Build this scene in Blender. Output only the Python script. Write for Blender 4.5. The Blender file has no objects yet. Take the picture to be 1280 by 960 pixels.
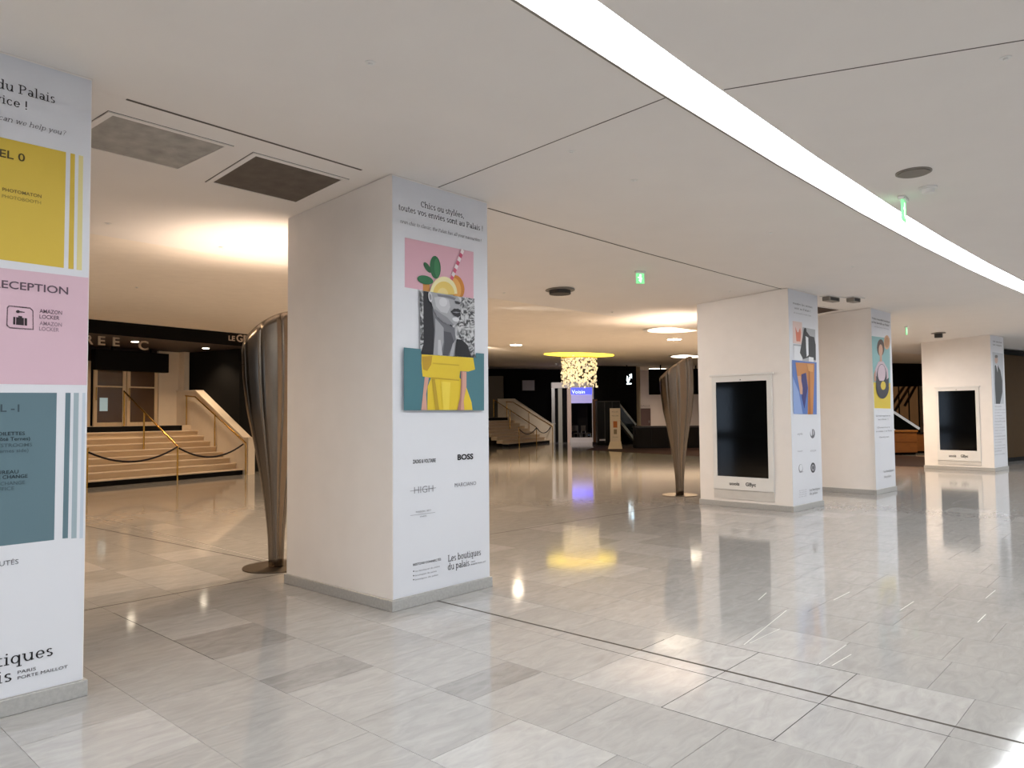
import bpy, bmesh, math, random
from mathutils import Vector, Matrix
random.seed(7)
sc = bpy.context.scene
COL = sc.collection
PI = math.pi
# ------------------------------------------------------------------ camera
FPX, PITCH, ROLL, CAMH, H = 925.29, math.radians(2.415), math.radians(-0.5055), 1.55, 3.5216
_F = Vector((0, math.cos(PITCH), math.sin(PITCH)))
_U0 = Vector((0, -math.sin(PITCH), math.cos(PITCH)))
_R0 = Vector((1, 0, 0))
_R = _R0 * math.cos(ROLL) + _U0 * math.sin(ROLL)
_U = -_R0 * math.sin(ROLL) + _U0 * math.cos(ROLL)
cam = bpy.data.cameras.new('camera')
cam.sensor_fit = 'HORIZONTAL'; cam.sensor_width = 36; cam.lens = 36 * FPX / 1280
cam.clip_start = .05; cam.clip_end = 300
camo = bpy.data.objects.new('camera', cam); COL.objects.link(camo)
M = Matrix((( _R.x, _U.x, -_F.x, 0), (_R.y, _U.y, -_F.y, 0), (_R.z, _U.z, -_F.z, CAMH), (0, 0, 0, 1)))
camo.matrix_world = M
sc.camera = camo
# ------------------------------------------------------------------ world and exposure
w = bpy.data.worlds.new('world'); sc.world = w; w.use_nodes = True
bg = w.node_tree.nodes['Background']
bg.inputs[0].default_value = (.62, .78, 1.0, 1); bg.inputs[1].default_value = 1.4
STRIP_E = 19.0
WARM = (1.0, .74, .49)
sc.view_settings.view_transform = 'Standard'; sc.view_settings.look = 'None'
sc.view_settings.gamma = 1; sc.view_settings.use_curve_mapping = False
sc.view_settings.exposure = 0.22
# ------------------------------------------------------------------ pixel helpers (a pixel gives a direction only)
O = Vector((0, 0, CAMH))
def ray(u, v): return _F + _R * ((u - 640) / FPX) - _U * ((v - 480) / FPX)
def atz(u, v, z=0.0):
    d = ray(u, v); return O + d * ((z - CAMH) / d.z)
def aty(u, v, y):
    d = ray(u, v); return O + d * (y / d.y)
def onplane(u, v, P, n):
    d = ray(u, v); return O + d * ((P - O).dot(n) / d.dot(n))
# the hall is laid out on a wide arc: s runs along the row of pillars, v runs back from it
RAD, TH0 = 120.0, .848
P2C = Vector((-.962, 5.922, 0))
_n0 = Vector((-math.sin(TH0), math.cos(TH0), 0)); CEN = P2C - _n0 * RAD; PHI0 = math.atan2(_n0.y, _n0.x)
def sv(s, v, z=0.0):
    a = PHI0 - s / RAD; return Vector((CEN.x + (RAD + v) * math.cos(a), CEN.y + (RAD + v) * math.sin(a), z))
def to_sv(p):
    d = Vector((p.x - CEN.x, p.y - CEN.y)); return RAD * (PHI0 - math.atan2(d.y, d.x)), d.length - RAD
def cz(v):
    if v < .14: return H
    if v < 3.2: return H - (v - .14) * .0525
    return H - 3.06 * .0525 + (v - 3.2) * .0433
def on_ceiling(u, v):
    z = H
    for i in range(30):
        p = atz(u, v, z); z = .5 * z + .5 * cz(to_sv(p)[1])
    return Vector((p.x, p.y, z))
# ------------------------------------------------------------------ materials
_m = {}
def lin(c):
    if isinstance(c, str): c = tuple(int(c[i:i + 2], 16) / 255 for i in (0, 2, 4))
    return tuple(x / 12.92 if x <= .04045 else ((x + .055) / 1.055) ** 2.4 for x in c)
def mat(name, col, rough=.5, metal=0.0, emit=0.0, ecol=None, spec=.5, noise=0.0, nscale=8.0, bump=0.0, alpha=None, trans=0.0, coat=0.0, stretch=None):
    if name in _m: return _m[name]
    m = bpy.data.materials.new(name); m.use_nodes = True; nt = m.node_tree
    b = nt.nodes['Principled BSDF']; c = lin(col)
    b.inputs['Base Color'].default_value = (*c, 1); b.inputs['Roughness'].default_value = rough
    b.inputs['Metallic'].default_value = metal; b.inputs['Specular IOR Level'].default_value = spec
    b.inputs['Coat Weight'].default_value = coat
    if trans: b.inputs['Transmission Weight'].default_value = trans
    if alpha is not None: b.inputs['Alpha'].default_value = alpha
    if emit:
        b.inputs['Emission Color'].default_value = (*(ecol or c), 1); b.inputs['Emission Strength'].default_value = emit
    if noise or bump:
        tc = nt.nodes.new('ShaderNodeTexCoord'); n = nt.nodes.new('ShaderNodeTexNoise'); n.inputs['Scale'].default_value = nscale; n.inputs['Detail'].default_value = 4
        src = tc.outputs['Object']
        if stretch:
            mp = nt.nodes.new('ShaderNodeMapping'); mp.inputs['Scale'].default_value = stretch; nt.links.new(src, mp.inputs[0]); src = mp.outputs[0]
        nt.links.new(src, n.inputs['Vector'])
        if noise:
            r = nt.nodes.new('ShaderNodeMapRange'); r.inputs[1].default_value = .25; r.inputs[2].default_value = .75
            r.inputs[3].default_value = 1 - noise; r.inputs[4].default_value = 1 + noise; nt.links.new(n.outputs[0], r.inputs[0])
            x = nt.nodes.new('ShaderNodeVectorMath'); x.operation = 'SCALE'; x.inputs[0].default_value = c
            nt.links.new(r.outputs[0], x.inputs['Scale']); nt.links.new(x.outputs[0], b.inputs['Base Color'])
        if bump:
            bp = nt.nodes.new('ShaderNodeBump'); bp.inputs['Strength'].default_value = bump; bp.inputs['Distance'].default_value = .02
            nt.links.new(n.outputs[0], bp.inputs['Height']); nt.links.new(bp.outputs[0], b.inputs['Normal'])
    _m[name] = m; return m
def ink(hexcol, rough=.45): return mat('print_' + hexcol, hexcol, rough, spec=.3)
FTH = math.radians(47.5)      # direction of the floor grid
def marble(name, ca, cb, rnd, vein=.5, tone=.06):
    m = bpy.data.materials.new(name); m.use_nodes = True; nt = m.node_tree; N = nt.nodes; L = nt.links
    b = N['Principled BSDF']; b.inputs['Roughness'].default_value = .11; b.inputs['Specular IOR Level'].default_value = .55
    g = N.new('ShaderNodeNewGeometry')
    if rnd == 'object': r = N.new('ShaderNodeObjectInfo').outputs['Random']
    else: r = g.outputs['Random Per Island']
    mp = N.new('ShaderNodeMapping'); mp.inputs['Rotation'].default_value = (0, 0, -FTH)
    L.new(g.outputs['Position'], mp.inputs[0])
    off = N.new('ShaderNodeCombineXYZ'); k = N.new('ShaderNodeMath'); k.operation = 'MULTIPLY'; k.inputs[1].default_value = 57; L.new(r, k.inputs[0])
    L.new(k.outputs[0], off.inputs[0]); L.new(k.outputs[0], off.inputs[2])
    ad = N.new('ShaderNodeVectorMath'); L.new(mp.outputs[0], ad.inputs[0]); L.new(off.outputs[0], ad.inputs[1])
    st = N.new('ShaderNodeVectorMath'); st.operation = 'MULTIPLY'; st.inputs[1].default_value = (2.0, 6.0, 1); L.new(ad.outputs[0], st.inputs[0])
    n1 = N.new('ShaderNodeTexNoise'); n1.inputs['Scale'].default_value = 2.1; n1.inputs['Detail'].default_value = 10; n1.inputs['Roughness'].default_value = .62; n1.inputs['Distortion'].default_value = 1.1
    L.new(st.outputs[0], n1.inputs['Vector'])
    cr = N.new('ShaderNodeValToRGB'); cr.color_ramp.elements[0].position = .27; cr.color_ramp.elements[1].position = .72
    cr.color_ramp.elements[0].color = (*lin(cb), 1); cr.color_ramp.elements[1].color = (*lin(ca), 1); L.new(n1.outputs[0], cr.inputs[0])
    r2 = N.new('ShaderNodeMapRange'); r2.inputs[3].default_value = 1 - tone; r2.inputs[4].default_value = 1 + tone * .6; L.new(r, r2.inputs[0])
    sx = N.new('ShaderNodeVectorMath'); sx.operation = 'SCALE'; L.new(cr.outputs[0], sx.inputs[0]); L.new(r2.outputs[0], sx.inputs['Scale'])
    L.new(sx.outputs[0], b.inputs['Base Color'])
    n2 = N.new('ShaderNodeTexNoise'); n2.inputs['Scale'].default_value = 9; L.new(g.outputs['Position'], n2.inputs['Vector'])
    r3 = N.new('ShaderNodeMapRange'); r3.inputs[3].default_value = .05; r3.inputs[4].default_value = .11; L.new(n2.outputs[0], r3.inputs[0]); L.new(r3.outputs[0], b.inputs['Roughness'])
    return m
WHITE = mat('white_paint', 'e2dcd6', .6, noise=.015, nscale=3)
PILLAR = mat('pillar_paint', 'eee8e3', .55, noise=.02, nscale=4, bump=.03)
CEIL = mat('ceiling_paint', 'e9e4e0', .75, noise=.015, nscale=2)
CEILR = mat('ceiling_rough_plaster', 'f0e7dc', .8, noise=.03, nscale=5, bump=.25)
SKIRT = mat('grey_granite', 'a9a7a4', .35, noise=.12, nscale=45)
BLACK = mat('black_matt', '060505', .8, spec=.2)
SATIN = mat('black_satin', '0b0909', .35, spec=.2)
BLACKG = mat('black_glass', '060606', .06, spec=.6)
DARKB = mat('dark_brown', '2c1d18', .6, noise=.1)
STONE = mat('cream_stone', 'dac7ae', .4, noise=.05, nscale=6, stretch=(1, 1, 5))
CREAM = mat('cream_paint', 'e6d8c4', .5, noise=.02)
WOODP = mat('pale_timber', 'dcc4a2', .4, noise=.06, nscale=5, stretch=(6, 6, .6))
BRASS = mat('brass', 'c79a4a', .25, 1.0)
STEEL = mat('brushed_steel', '7f7468', .27, 1.0, noise=.05, nscale=6, stretch=(14, 14, .2))
STEELD = mat('dark_steel', '6f655a', .35, 1.0)
ROPE = mat('dark_rope', '17101a', .8)
GLASSB = mat('brown_glass', '5c4838', .15, spec=.4)
ALU = mat('aluminium_grey', '8d8d8f', .4, .6)
DGREY = mat('dark_grey', '3a3836', .6)
MIDG = mat('mid_grey', '8c857d', .6)
PLASTIC = mat('white_plastic', 'e4e2df', .35)
# ------------------------------------------------------------------ mesh builder
class MB:
    def __init__(s): s.v = []; s.f = []; s.mi = []; s.ms = []; s.sm = []
    def slot(s, m):
        if m not in s.ms: s.ms.append(m)
        return s.ms.index(m)
    def add(s, vs, fs, m=None, smooth=False):
        o = len(s.v); s.v += [tuple(x) for x in vs]; k = s.slot(m) if m else 0
        for f in fs: s.f.append([o + i for i in f]); s.mi.append(k); s.sm.append(smooth)
        return s
    def box(s, x0, x1, y0, y1, z0, z1, m=None, bev=0.0):
        if bev:
            bm = bmesh.new(); bmesh.ops.create_cube(bm, size=1)
            for v in bm.verts: v.co = Vector(((x0 + x1) / 2 + v.co.x * (x1 - x0), (y0 + y1) / 2 + v.co.y * (y1 - y0), (z0 + z1) / 2 + v.co.z * (z1 - z0)))
            bmesh.ops.bevel(bm, geom=bm.edges[:], offset=bev, segments=1, affect='EDGES')
            bm.verts.index_update(); r = s.add([v.co for v in bm.verts], [[v.index for v in f.verts] for f in bm.faces], m); bm.free(); return r
        vs = [(x, y, z) for z in (z0, z1) for x, y in ((x0, y0), (x1, y0), (x1, y1), (x0, y1))]
        return s.add(vs, [(3, 2, 1, 0), (4, 5, 6, 7), (0, 1, 5, 4), (1, 2, 6, 5), (2, 3, 7, 6), (3, 0, 4, 7)], m)
    def hull(s, lo, hi, m=None):            # prism between two rings of the same length
        n = len(lo); fs = [list(range(n))[::-1], list(range(n, 2 * n))] + [(i, (i + 1) % n, n + (i + 1) % n, n + i) for i in range(n)]
        return s.add(list(lo) + list(hi), fs, m)
    def beam(s, a, b, w, h, m=None, up=Vector((0, 0, 1))):
        a, b = Vector(a), Vector(b); d = (b - a).normalized(); x = d.cross(up)
        if x.length < 1e-4: x = Vector((1, 0, 0))
        x.normalize(); y = x.cross(d)
        q = [x * (i * w / 2) + y * (j * h / 2) for i, j in ((-1, -1), (1, -1), (1, 1), (-1, 1))]
        return s.hull([a + k for k in q], [b + k for k in q], m)
    def tube(s, pts, r, n=8, m=None, cap=True):
        pts = [Vector(p) for p in pts]; rings = []
        for i, p in enumerate(pts):
            d = (pts[min(i + 1, len(pts) - 1)] - pts[max(i - 1, 0)]).normalized(); x = d.cross(Vector((0, 0, 1)))
            if x.length < 1e-3: x = Vector((1, 0, 0))
            x.normalize(); y = d.cross(x); rr = r[i] if isinstance(r, (list, tuple)) else r
            rings.append([p + x * (rr * math.cos(2 * PI * k / n)) + y * (rr * math.sin(2 * PI * k / n)) for k in range(n)])
        fs = [(i * n + k, i * n + (k + 1) % n, (i + 1) * n + (k + 1) % n, (i + 1) * n + k) for i in range(len(pts) - 1) for k in range(n)]
        s.add([q for g in rings for q in g], fs, m, True)
        if cap:
            s.add(rings[0], [list(range(n))], m); s.add(rings[-1], [list(range(n))[::-1]], m)
        return s
    def disc(s, c, r, z0, z1, n=32, m=None, rx=None):
        ry = r; rx = rx or r
        lo = [(c[0] + rx * math.cos(2 * PI * k / n), c[1] + ry * math.sin(2 * PI * k / n), z0) for k in range(n)]
        return s.hull(lo, [(x, y, z1) for x, y, _ in lo], m)
    def build(s, name, m=None, parent=None, kind=None):
        me = bpy.data.meshes.new(name); me.from_pydata(s.v, [], s.f)
        for x in (s.ms or [m]): me.materials.append(x)
        if s.ms:
            for p, k in zip(me.polygons, s.mi): p.material_index = k
        if any(s.sm):
            for p, k in zip(me.polygons, s.sm): p.use_smooth = k
        me.update(); o = bpy.data.objects.new(name, me); COL.objects.link(o); o.parent = parent
        if kind: o['kind'] = kind
        return o
def tag(o, label, cat, group=None):
    o['label'] = label; o['category'] = cat
    if group: o['group'] = group
    return o
def thing(name, label, cat, loc=(0, 0, 0), rz=0.0, group=None):
    o = bpy.data.objects.new(name, None); COL.objects.link(o); o.location = loc; o.rotation_euler = (0, 0, rz); o.empty_display_size = .2
    return tag(o, label, cat, group)
def dup(root, loc, rz, label, group=None):
    r = root.copy(); COL.objects.link(r); r.location = loc; r.rotation_euler = (0, 0, rz); r['label'] = label
    if group: r['group'] = group
    for ch in list(root.children):
        c = ch.copy(); COL.objects.link(c); c.parent = r
        for g in list(ch.children):
            d = g.copy(); COL.objects.link(d); d.parent = c
    return r
def lamp(name, loc, energy, col, size=.1, spot=None, rot=(0, 0, 0), parent=None, blend=.6):
    l = bpy.data.lights.new(name, 'SPOT' if spot else 'POINT'); l.energy = energy; l.color = col; l.shadow_soft_size = size
    if spot: l.spot_size = spot; l.spot_blend = blend
    o = bpy.data.objects.new(name, l); COL.objects.link(o); o.location = loc; o.rotation_euler = rot; o.parent = parent
    return o
# ------------------------------------------------------------------ lettering
def text_mesh(txt, bold=0.0, shear=0.0):
    c = bpy.data.curves.new('t', 'FONT'); c.body = txt; c.size = 1; c.offset = bold; c.shear = shear; c.resolution_u = 3
    o = bpy.data.objects.new('t', c); COL.objects.link(o)
    dg = bpy.context.evaluated_depsgraph_get(); me = bpy.data.meshes.new_from_object(o.evaluated_get(dg))
    vs = [v.co.copy() for v in me.vertices]; fs = [tuple(p.vertices) for p in me.polygons]
    bpy.data.objects.remove(o); bpy.data.curves.remove(c); bpy.data.meshes.remove(me)
    return vs, fs
# a small slab-serif stroke alphabet: V bar, Hz bar, A arc, S serif, D diagonal
_T, _t = .088, .05
GL = {
 'a': (.50, [('A', .23, .14, .15, .14, 0, 360), ('V', .38, .06, .36), ('A', .23, .34, .15, .15, 0, 150), ('S', .42, .0, .12)]),
 'b': (.56, [('V', .12, 0, .75), ('A', .30, .25, .19, .25, 0, 360), ('S', .07, .73, .14)]),
 'c': (.48, [('A', .26, .25, .19, .25, 40, 320)]),
 'd': (.58, [('V', .43, 0, .75), ('A', .25, .25, .19, .25, 0, 360), ('S', .38, .73, .14), ('S', .48, .02, .12)]),
 'e': (.50, [('A', .26, .25, .19, .25, 0, 320), ('H', .08, .45, .25)]),
 'h': (.62, [('V', .12, 0, .75), ('A', .31, .31, .19, .19, 0, 180), ('V', .50, 0, .31), ('S', .12, 0, .22), ('S', .5, 0, .22), ('S', .07, .73, .14)]),
 'i': (.30, [('V', .15, 0, .5), ('S', .15, 0, .24), ('S', .1, .48, .14), ('O', .15, .66, .05)]),
 'l': (.30, [('V', .15, 0, .75), ('S', .15, 0, .24), ('S', .1, .73, .14)]),
 'n': (.62, [('V', .12, 0, .5), ('A', .31, .31, .19, .19, 0, 180), ('V', .50, 0, .31), ('S', .12, 0, .22), ('S', .5, 0, .22), ('S', .07, .48, .14)]),
 'o': (.52, [('A', .26, .25, .20, .25, 0, 360)]),
 'p': (.56, [('V', .12, -.22, .5), ('A', .30, .25, .19, .25, 0, 360), ('S', .07, .48, .14), ('S', .12, -.22, .24)]),
 'q': (.56, [('V', .43, -.22, .5), ('A', .25, .25, .19, .25, 0, 360), ('S', .43, -.22, .24)]),
 'r': (.42, [('V', .14, 0, .5), ('A', .33, .3, .18, .18, 60, 180), ('S', .14, 0, .24), ('S', .09, .48, .14)]),
 's': (.42, [('A', .21, .37, .13, .125, 30, 270), ('A', .21, .125, .14, .125, -150, 90)]),
 't': (.36, [('V', .14, .1, .68), ('A', .25, .12, .11, .12, 180, 320), ('H', .03, .31, .48)]),
 'u': (.60, [('V', .12, .2, .5), ('A', .29, .2, .17, .2, 180, 360), ('V', .46, 0, .5), ('S', .07, .48, .14), ('S', .41, .48, .14), ('S', .5, .02, .12)]),
 'v': (.54, [('D', .08, .5, .27, 0), ('D', .27, 0, .46, .5), ('S', .08, .48, .2), ('S', .46, .48, .2)]),
 'w': (.78, [('D', .08, .5, .23, 0), ('D', .23, 0, .39, .5), ('D', .39, .5, .55, 0), ('D', .55, 0, .7, .5), ('S', .08, .48, .18), ('S', .7, .48, .18)]),
 'y': (.54, [('D', .08, .5, .28, 0), ('D', .16, -.22, .46, .5), ('S', .08, .48, .2), ('S', .46, .48, .2)]),
 'L': (.58, [('V', .15, 0, .7), ('H', .08, .52, .025), ('S', .15, .68, .26), ('V', .5, 0, .15)]),
 'P': (.60, [('V', .15, 0, .7), ('A', .3, .52, .22, .18, -90, 90), ('H', .15, .3, .68), ('H', .15, .3, .34), ('S', .15, 0, .28), ('S', .1, .68, .2)]),
 'C': (.66, [('A', .35, .35, .27, .35, 45, 315), ('V', .56, .5, .66)]),
 'S': (.52, [('A', .26, .52, .17, .17, 30, 270), ('A', .26, .175, .19, .175, -150, 90)]),
 'J': (.4, [('V', .25, .1, .7), ('A', .15, .12, .1, .12, 180, 360), ('S', .25, .68, .26)]),
 '!': (.26, [('V', .13, .2, .72), ('O', .13, .04, .055)]),
 ',': (.24, [('O', .12, .04, .05), ('D', .15, .04, .08, -.1)]),
 '?': (.46, [('A', .22, .56, .15, .15, -60, 170), ('V', .24, .2, .42), ('O', .24, .04, .055)]),
 ' ': (.28, []),
}
GL['é'] = (GL['e'][0], GL['e'][1] + [('D', .24, .58, .36, .72)])
def serif_mesh(txt, shear=0.0, wt=1.0):
    vs, fs = [], []
    def quad(*q): o = len(vs); vs.extend(q); fs.append((o, o + 1, o + 2, o + 3))
    x = 0.0; T, t = _T * wt, _t * wt
    for ch in txt:
        adv, st = GL.get(ch, GL['n'])
        for k in st:
            if k[0] == 'V': quad((x + k[1] - T / 2, k[2]), (x + k[1] + T / 2, k[2]), (x + k[1] + T / 2, k[3]), (x + k[1] - T / 2, k[3]))
            elif k[0] == 'H': quad((x + k[1], k[3] - t / 2), (x + k[2], k[3] - t / 2), (x + k[2], k[3] + t / 2), (x + k[1], k[3] + t / 2))
            elif k[0] == 'S': y = k[2] + (t / 2 if k[2] <= .02 else 0); quad((x + k[1] - k[3] / 2, y - t / 2), (x + k[1] + k[3] / 2, y - t / 2), (x + k[1] + k[3] / 2, y + t / 2), (x + k[1] - k[3] / 2, y + t / 2))
            elif k[0] == 'D':
                d = Vector((k[3] - k[1], k[4] - k[2])).normalized(); n = Vector((-d.y, d.x)) * (T * .42)
                quad((x + k[1] - n.x, k[2] - n.y), (x + k[3] - n.x, k[4] - n.y), (x + k[3] + n.x, k[4] + n.y), (x + k[1] + n.x, k[2] + n.y))
            elif k[0] == 'O':
                o = len(vs); vs.extend([(x + k[1] + k[3] * wt * math.cos(a * PI / 5), k[2] + k[3] * wt * math.sin(a * PI / 5)) for a in range(10)]); fs.append(tuple(range(o, o + 10)))
            else:
                _, cx, cy, rx, ry, a0, a1 = k; n = max(6, int((a1 - a0) / 18)); o = len(vs)
                for i in range(n + 1):
                    a = math.radians(a0 + (a1 - a0) * i / n); wd = t + (T - t) * abs(math.cos(a))
                    for e in (-.5, .5): vs.append((x + cx + (rx - T * .25 + e * wd) * math.cos(a), cy + (ry - t * .5 + e * wd) * math.sin(a)))
                for i in range(n): fs.append((o + 2 * i, o + 2 * i + 1, o + 2 * i + 3, o + 2 * i + 2))
        x += adv
    return [Vector((a + b * shear, b, 0)) for a, b in vs], fs
def lettering(parent, txt, x0, x1, zb, hgt, m, y=-.006, serif=False, bold=0.0, shear=0.0, wt=1.0, name='lettering', slope=0.0, cap=.7, flip=False, depth=0.0):
    vs, fs = serif_mesh(txt, shear, wt) if serif else text_mesh(txt, bold, shear)
    mnx, mxx = min(v.x for v in vs), max(v.x for v in vs)
    sx = (x1 - x0) / (mxx - mnx); sz = hgt / cap
    b = MB(); fr = [(x0 + (v.x - mnx) * sx, y, zb + v.y * sz + slope * (v.x - mnx) * sx) for v in vs]
    b.add(fr, fs, m)
    if depth:
        cnt = {}
        for f in fs:
            for i in range(len(f)):
                e = (f[i], f[(i + 1) % len(f)]); cnt[e] = 1
        ed = [e for e in cnt if (e[1], e[0]) not in cnt]
        for a, c in ed: b.add([fr[a], fr[c], (fr[c][0], y + depth, fr[c][2]), (fr[a][0], y + depth, fr[a][2])], [(0, 1, 2, 3)], m)
    return b.build(name, m, parent, 'stuff' if len(txt) > 1 else None)
# ================================================================== STRUCTURE
SS = [-22 + i * 2.0 for i in range(38)]
def sheet(b, v0, v1, z0, z1, m, s0=None, s1=None):
    S = [s for s in SS if (s0 is None or s > s0) and (s1 is None or s < s1)]
    if s0 is not None: S = [s0] + S
    if s1 is not None: S = S + [s1]
    for a, c in zip(S, S[1:]): b.add([sv(a, v0, z0), sv(c, v0, z0), sv(c, v1, z1), sv(a, v1, z1)], [(0, 1, 2, 3)], m)
def struct(b, name, m=None):
    o = b.build(name, m); o['kind'] = 'structure'; return o
VF, VB, SL, SR = -13.0, 34.0, -22.0, 52.0
GROUT = mat('floor_grout', 'aeaaa5', .4)
b = MB(); sheet(b, VF, VB, -.003, -.003, GROUT); floor = struct(b, 'floor', GROUT)
# --- marble slabs
UX = Vector((math.cos(FTH), math.sin(FTH), 0)); VX = Vector((-UX.y, UX.x, 0))
MARB = marble('marble_slab', 'b1aeab', '9d9a98', 'object', tone=.03); MARBS = marble('marble_slab_far', 'b1aeab', '9d9a98', 'island', tone=.03)
MARBD = marble('marble_dark_slab', 'a3a09e', '888583', 'object', tone=.03)
MARBL = marble('marble_light_slab', 'bebbb8', 'a8a5a3', 'object', tone=.03)
cols = [(2.25 - .6 * (k + 1), 2.25 - .6 * k) for k in range(60)] + [(2.25, 2.85), (2.85, 3.46), (3.46, 4.055), (4.055, 4.19), (4.206, 4.66)] + [(4.66 + .6 * k, 5.26 + .6 * k) for k in range(75)]
tiles = []
def inside(p):
    s, v = to_sv(p); return SL < s < SR and VF < v < VB
for u0, u1 in cols:
    rr = random.Random(int(u0 * 100))
    if abs(u0 - 2.25) < .01: start, pat = 5.297, [.621, .566, .314]
    elif abs(u0 - 2.85) < .01: start, pat = 3.229, [.282]
    elif 3.4 < u0 < 4.5: start, pat = 2.12, []
    else: start, pat = rr.uniform(0, .6), []
    cuts = [start + .605 * k for k in range(75, -1, -1)]
    c = start
    for d in pat: c -= d; cuts.append(c)
    cuts += [c - .605 * (k + 1) for k in range(60)]
    for hi, lo in zip(cuts, cuts[1:]):
        p = UX * ((u0 + u1) / 2) + VX * ((lo + hi) / 2)
        if not inside(p): continue
        tiles.append((p, u1 - u0, hi - lo))
def screen(p):
    d = p - O; z = d.dot(_F)
    if z < .3: return None
    return 640 + FPX * d.dot(_R) / z, 480 - FPX * d.dot(_U) / z, z
PBOX = [((354, 617), 5.9, 8.2), ((0, 108), 3.7, 5.6)]
def vis(t):
    q = screen(t[0])
    if not q: return 0
    x, y, z = q
    if not (-40 < x < 1320 and y < 1010): return 0
    return t[1] * t[2] * (FPX / z) ** 2 * (1.55 / z)
tiles.sort(key=vis, reverse=True)
cache = {}
def tile_mesh(wd, ln, mm):
    k = (round(wd, 3), round(ln, 3), mm.name)
    if k in cache: return cache[k]
    g = .0011; e = .0003; a, c = wd / 2 - g, ln / 2 - g
    vs = [(-a, -c, -.003), (a, -c, -.003), (a, c, -.003), (-a, c, -.003), (-a + e, -c + e, 0), (a - e, -c + e, 0), (a - e, c - e, 0), (-a + e, c - e, 0)]
    me = bpy.data.meshes.new('slab'); me.from_pydata(vs, [], [(4, 5, 6, 7), (0, 1, 5, 4), (1, 2, 6, 5), (2, 3, 7, 6), (3, 0, 4, 7)]); me.materials.append(mm); cache[k] = me; return me
rr = random.Random(3)
far = MB()
for i, (p, wd, ln) in enumerate(tiles):
    if i < 300:
        u, v = p.dot(UX), p.dot(VX)
        mm = MARB
        if (2.25 < u < 2.85 and (4.68 < v < 5.29 or 3.8 < v < 4.1)) or (2.86 < u < 3.45 and 2.95 < v < 3.22): mm = MARBD
        elif (3.46 < u < 4.66 and 1.2 < v < 2.9): mm = MARBL
        elif rr.random() < .15: mm = MARBL
        o = bpy.data.objects.new('slab', tile_mesh(wd, ln, mm)); COL.objects.link(o); o.location = p; o.rotation_euler = (0, 0, FTH); o.parent = floor
    else:
        g = .0012; a, c = wd / 2 - g, ln / 2 - g
        far.add([p - UX * a - VX * c, p + UX * a - VX * c, p + UX * a + VX * c, p - UX * a + VX * c], [(0, 1, 2, 3)])
far.build('slab_field', MARBS, floor, 'stuff')
JOINT = mat('joint_profile', '453e37', .6, 0.0, spec=.2); JOINTD = mat('joint_dark', '17130f', .8, spec=.1)
def floor_strip(pts, wd, m, name='expansion_joint', z=.0006):
    bb = MB(); pts = [Vector((p[0], p[1], 0)) for p in pts]
    for p, q in zip(pts, pts[1:]):
        n = (q - p).normalized(); n = Vector((-n.y, n.x, 0)) * wd / 2
        bb.hull([p - n, q - n, q + n, p + n], [k + Vector((0, 0, z)) for k in (p - n, q - n, q + n, p + n)])
    return bb.build(name, m, floor)
gv = [UX * 4.198 + VX * t for t in (-1.5, 5.0)]; floor_strip([(p.x, p.y) for p in gv], .020, JOINT)
floor_strip([(-2.72, 8.06), (-6.247, 10.848), (-8.1, 12.3)], .014, JOINTD)
ks = [atz(20, 779), atz(105, 763), atz(357, 716.5)]; floor_strip([(p.x, p.y) for p in ks], .010, JOINTD)
ks = [atz(590, 672), atz(612, 668), atz(800, 638), atz(850, 631)]; floor_strip([(p.x, p.y) for p in ks], .014, JOINTD)
for (u0, v0_), (u1, v1_) in (((3.46, 2.12), (4.66, 2.12)), ((3.46, 1.5), (3.46, 2.12)), ((4.055, .9), (4.055, 3.1)), ((4.66, 1.5), (4.66, 2.12)), ((4.66, 2.12), (4.66, 2.5)), ((3.46, 1.515), (4.66, 1.515)), ((4.206, 2.725), (4.5, 2.725)), ((2.25, 4.68), (2.25, 6.4))):
    p, q = UX * u0 + VX * v0_, UX * u1 + VX * v1_; floor_strip([(p.x, p.y), (q.x, q.y)], .0035, JOINTD, 'open_joint')
LIGHTJ = mat('joint_white_filler', 'cfccc8', .35)
for a, c in (((930, 806), (983, 763)), ((1024, 830), (1058, 806)), ((1040, 832), (1064, 818)), ((1125, 763), (1142, 752)), ((937, 804), (975, 786)), ((948, 750), (958, 741)), ((1042, 750), (1062, 740)), ((1232, 748), (1244, 738)), ((1222, 778), (1232, 768))):
    p, q = atz(*a), atz(*c); floor_strip([(p.x, p.y), (q.x, q.y)], .006, LIGHTJ, 'filled_joint')
# --- ceiling: flat hall, slope behind the pillars, rising plaster behind
V0, V1 = -2.665, -2.385
b = MB()
sheet(b, VF, V0, H, H, CEIL); sheet(b, V0, V0, H, H + .05, CEIL); sheet(b, V1, V1, H, H + .05, CEIL)
sheet(b, V1, .14, H, H, CEIL); sheet(b, .14, 3.2, H, cz(3.2), CEIL); sheet(b, 3.2, VB, cz(3.2), cz(VB), CEILR)
ceiling = struct(b, 'ceiling')
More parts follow.
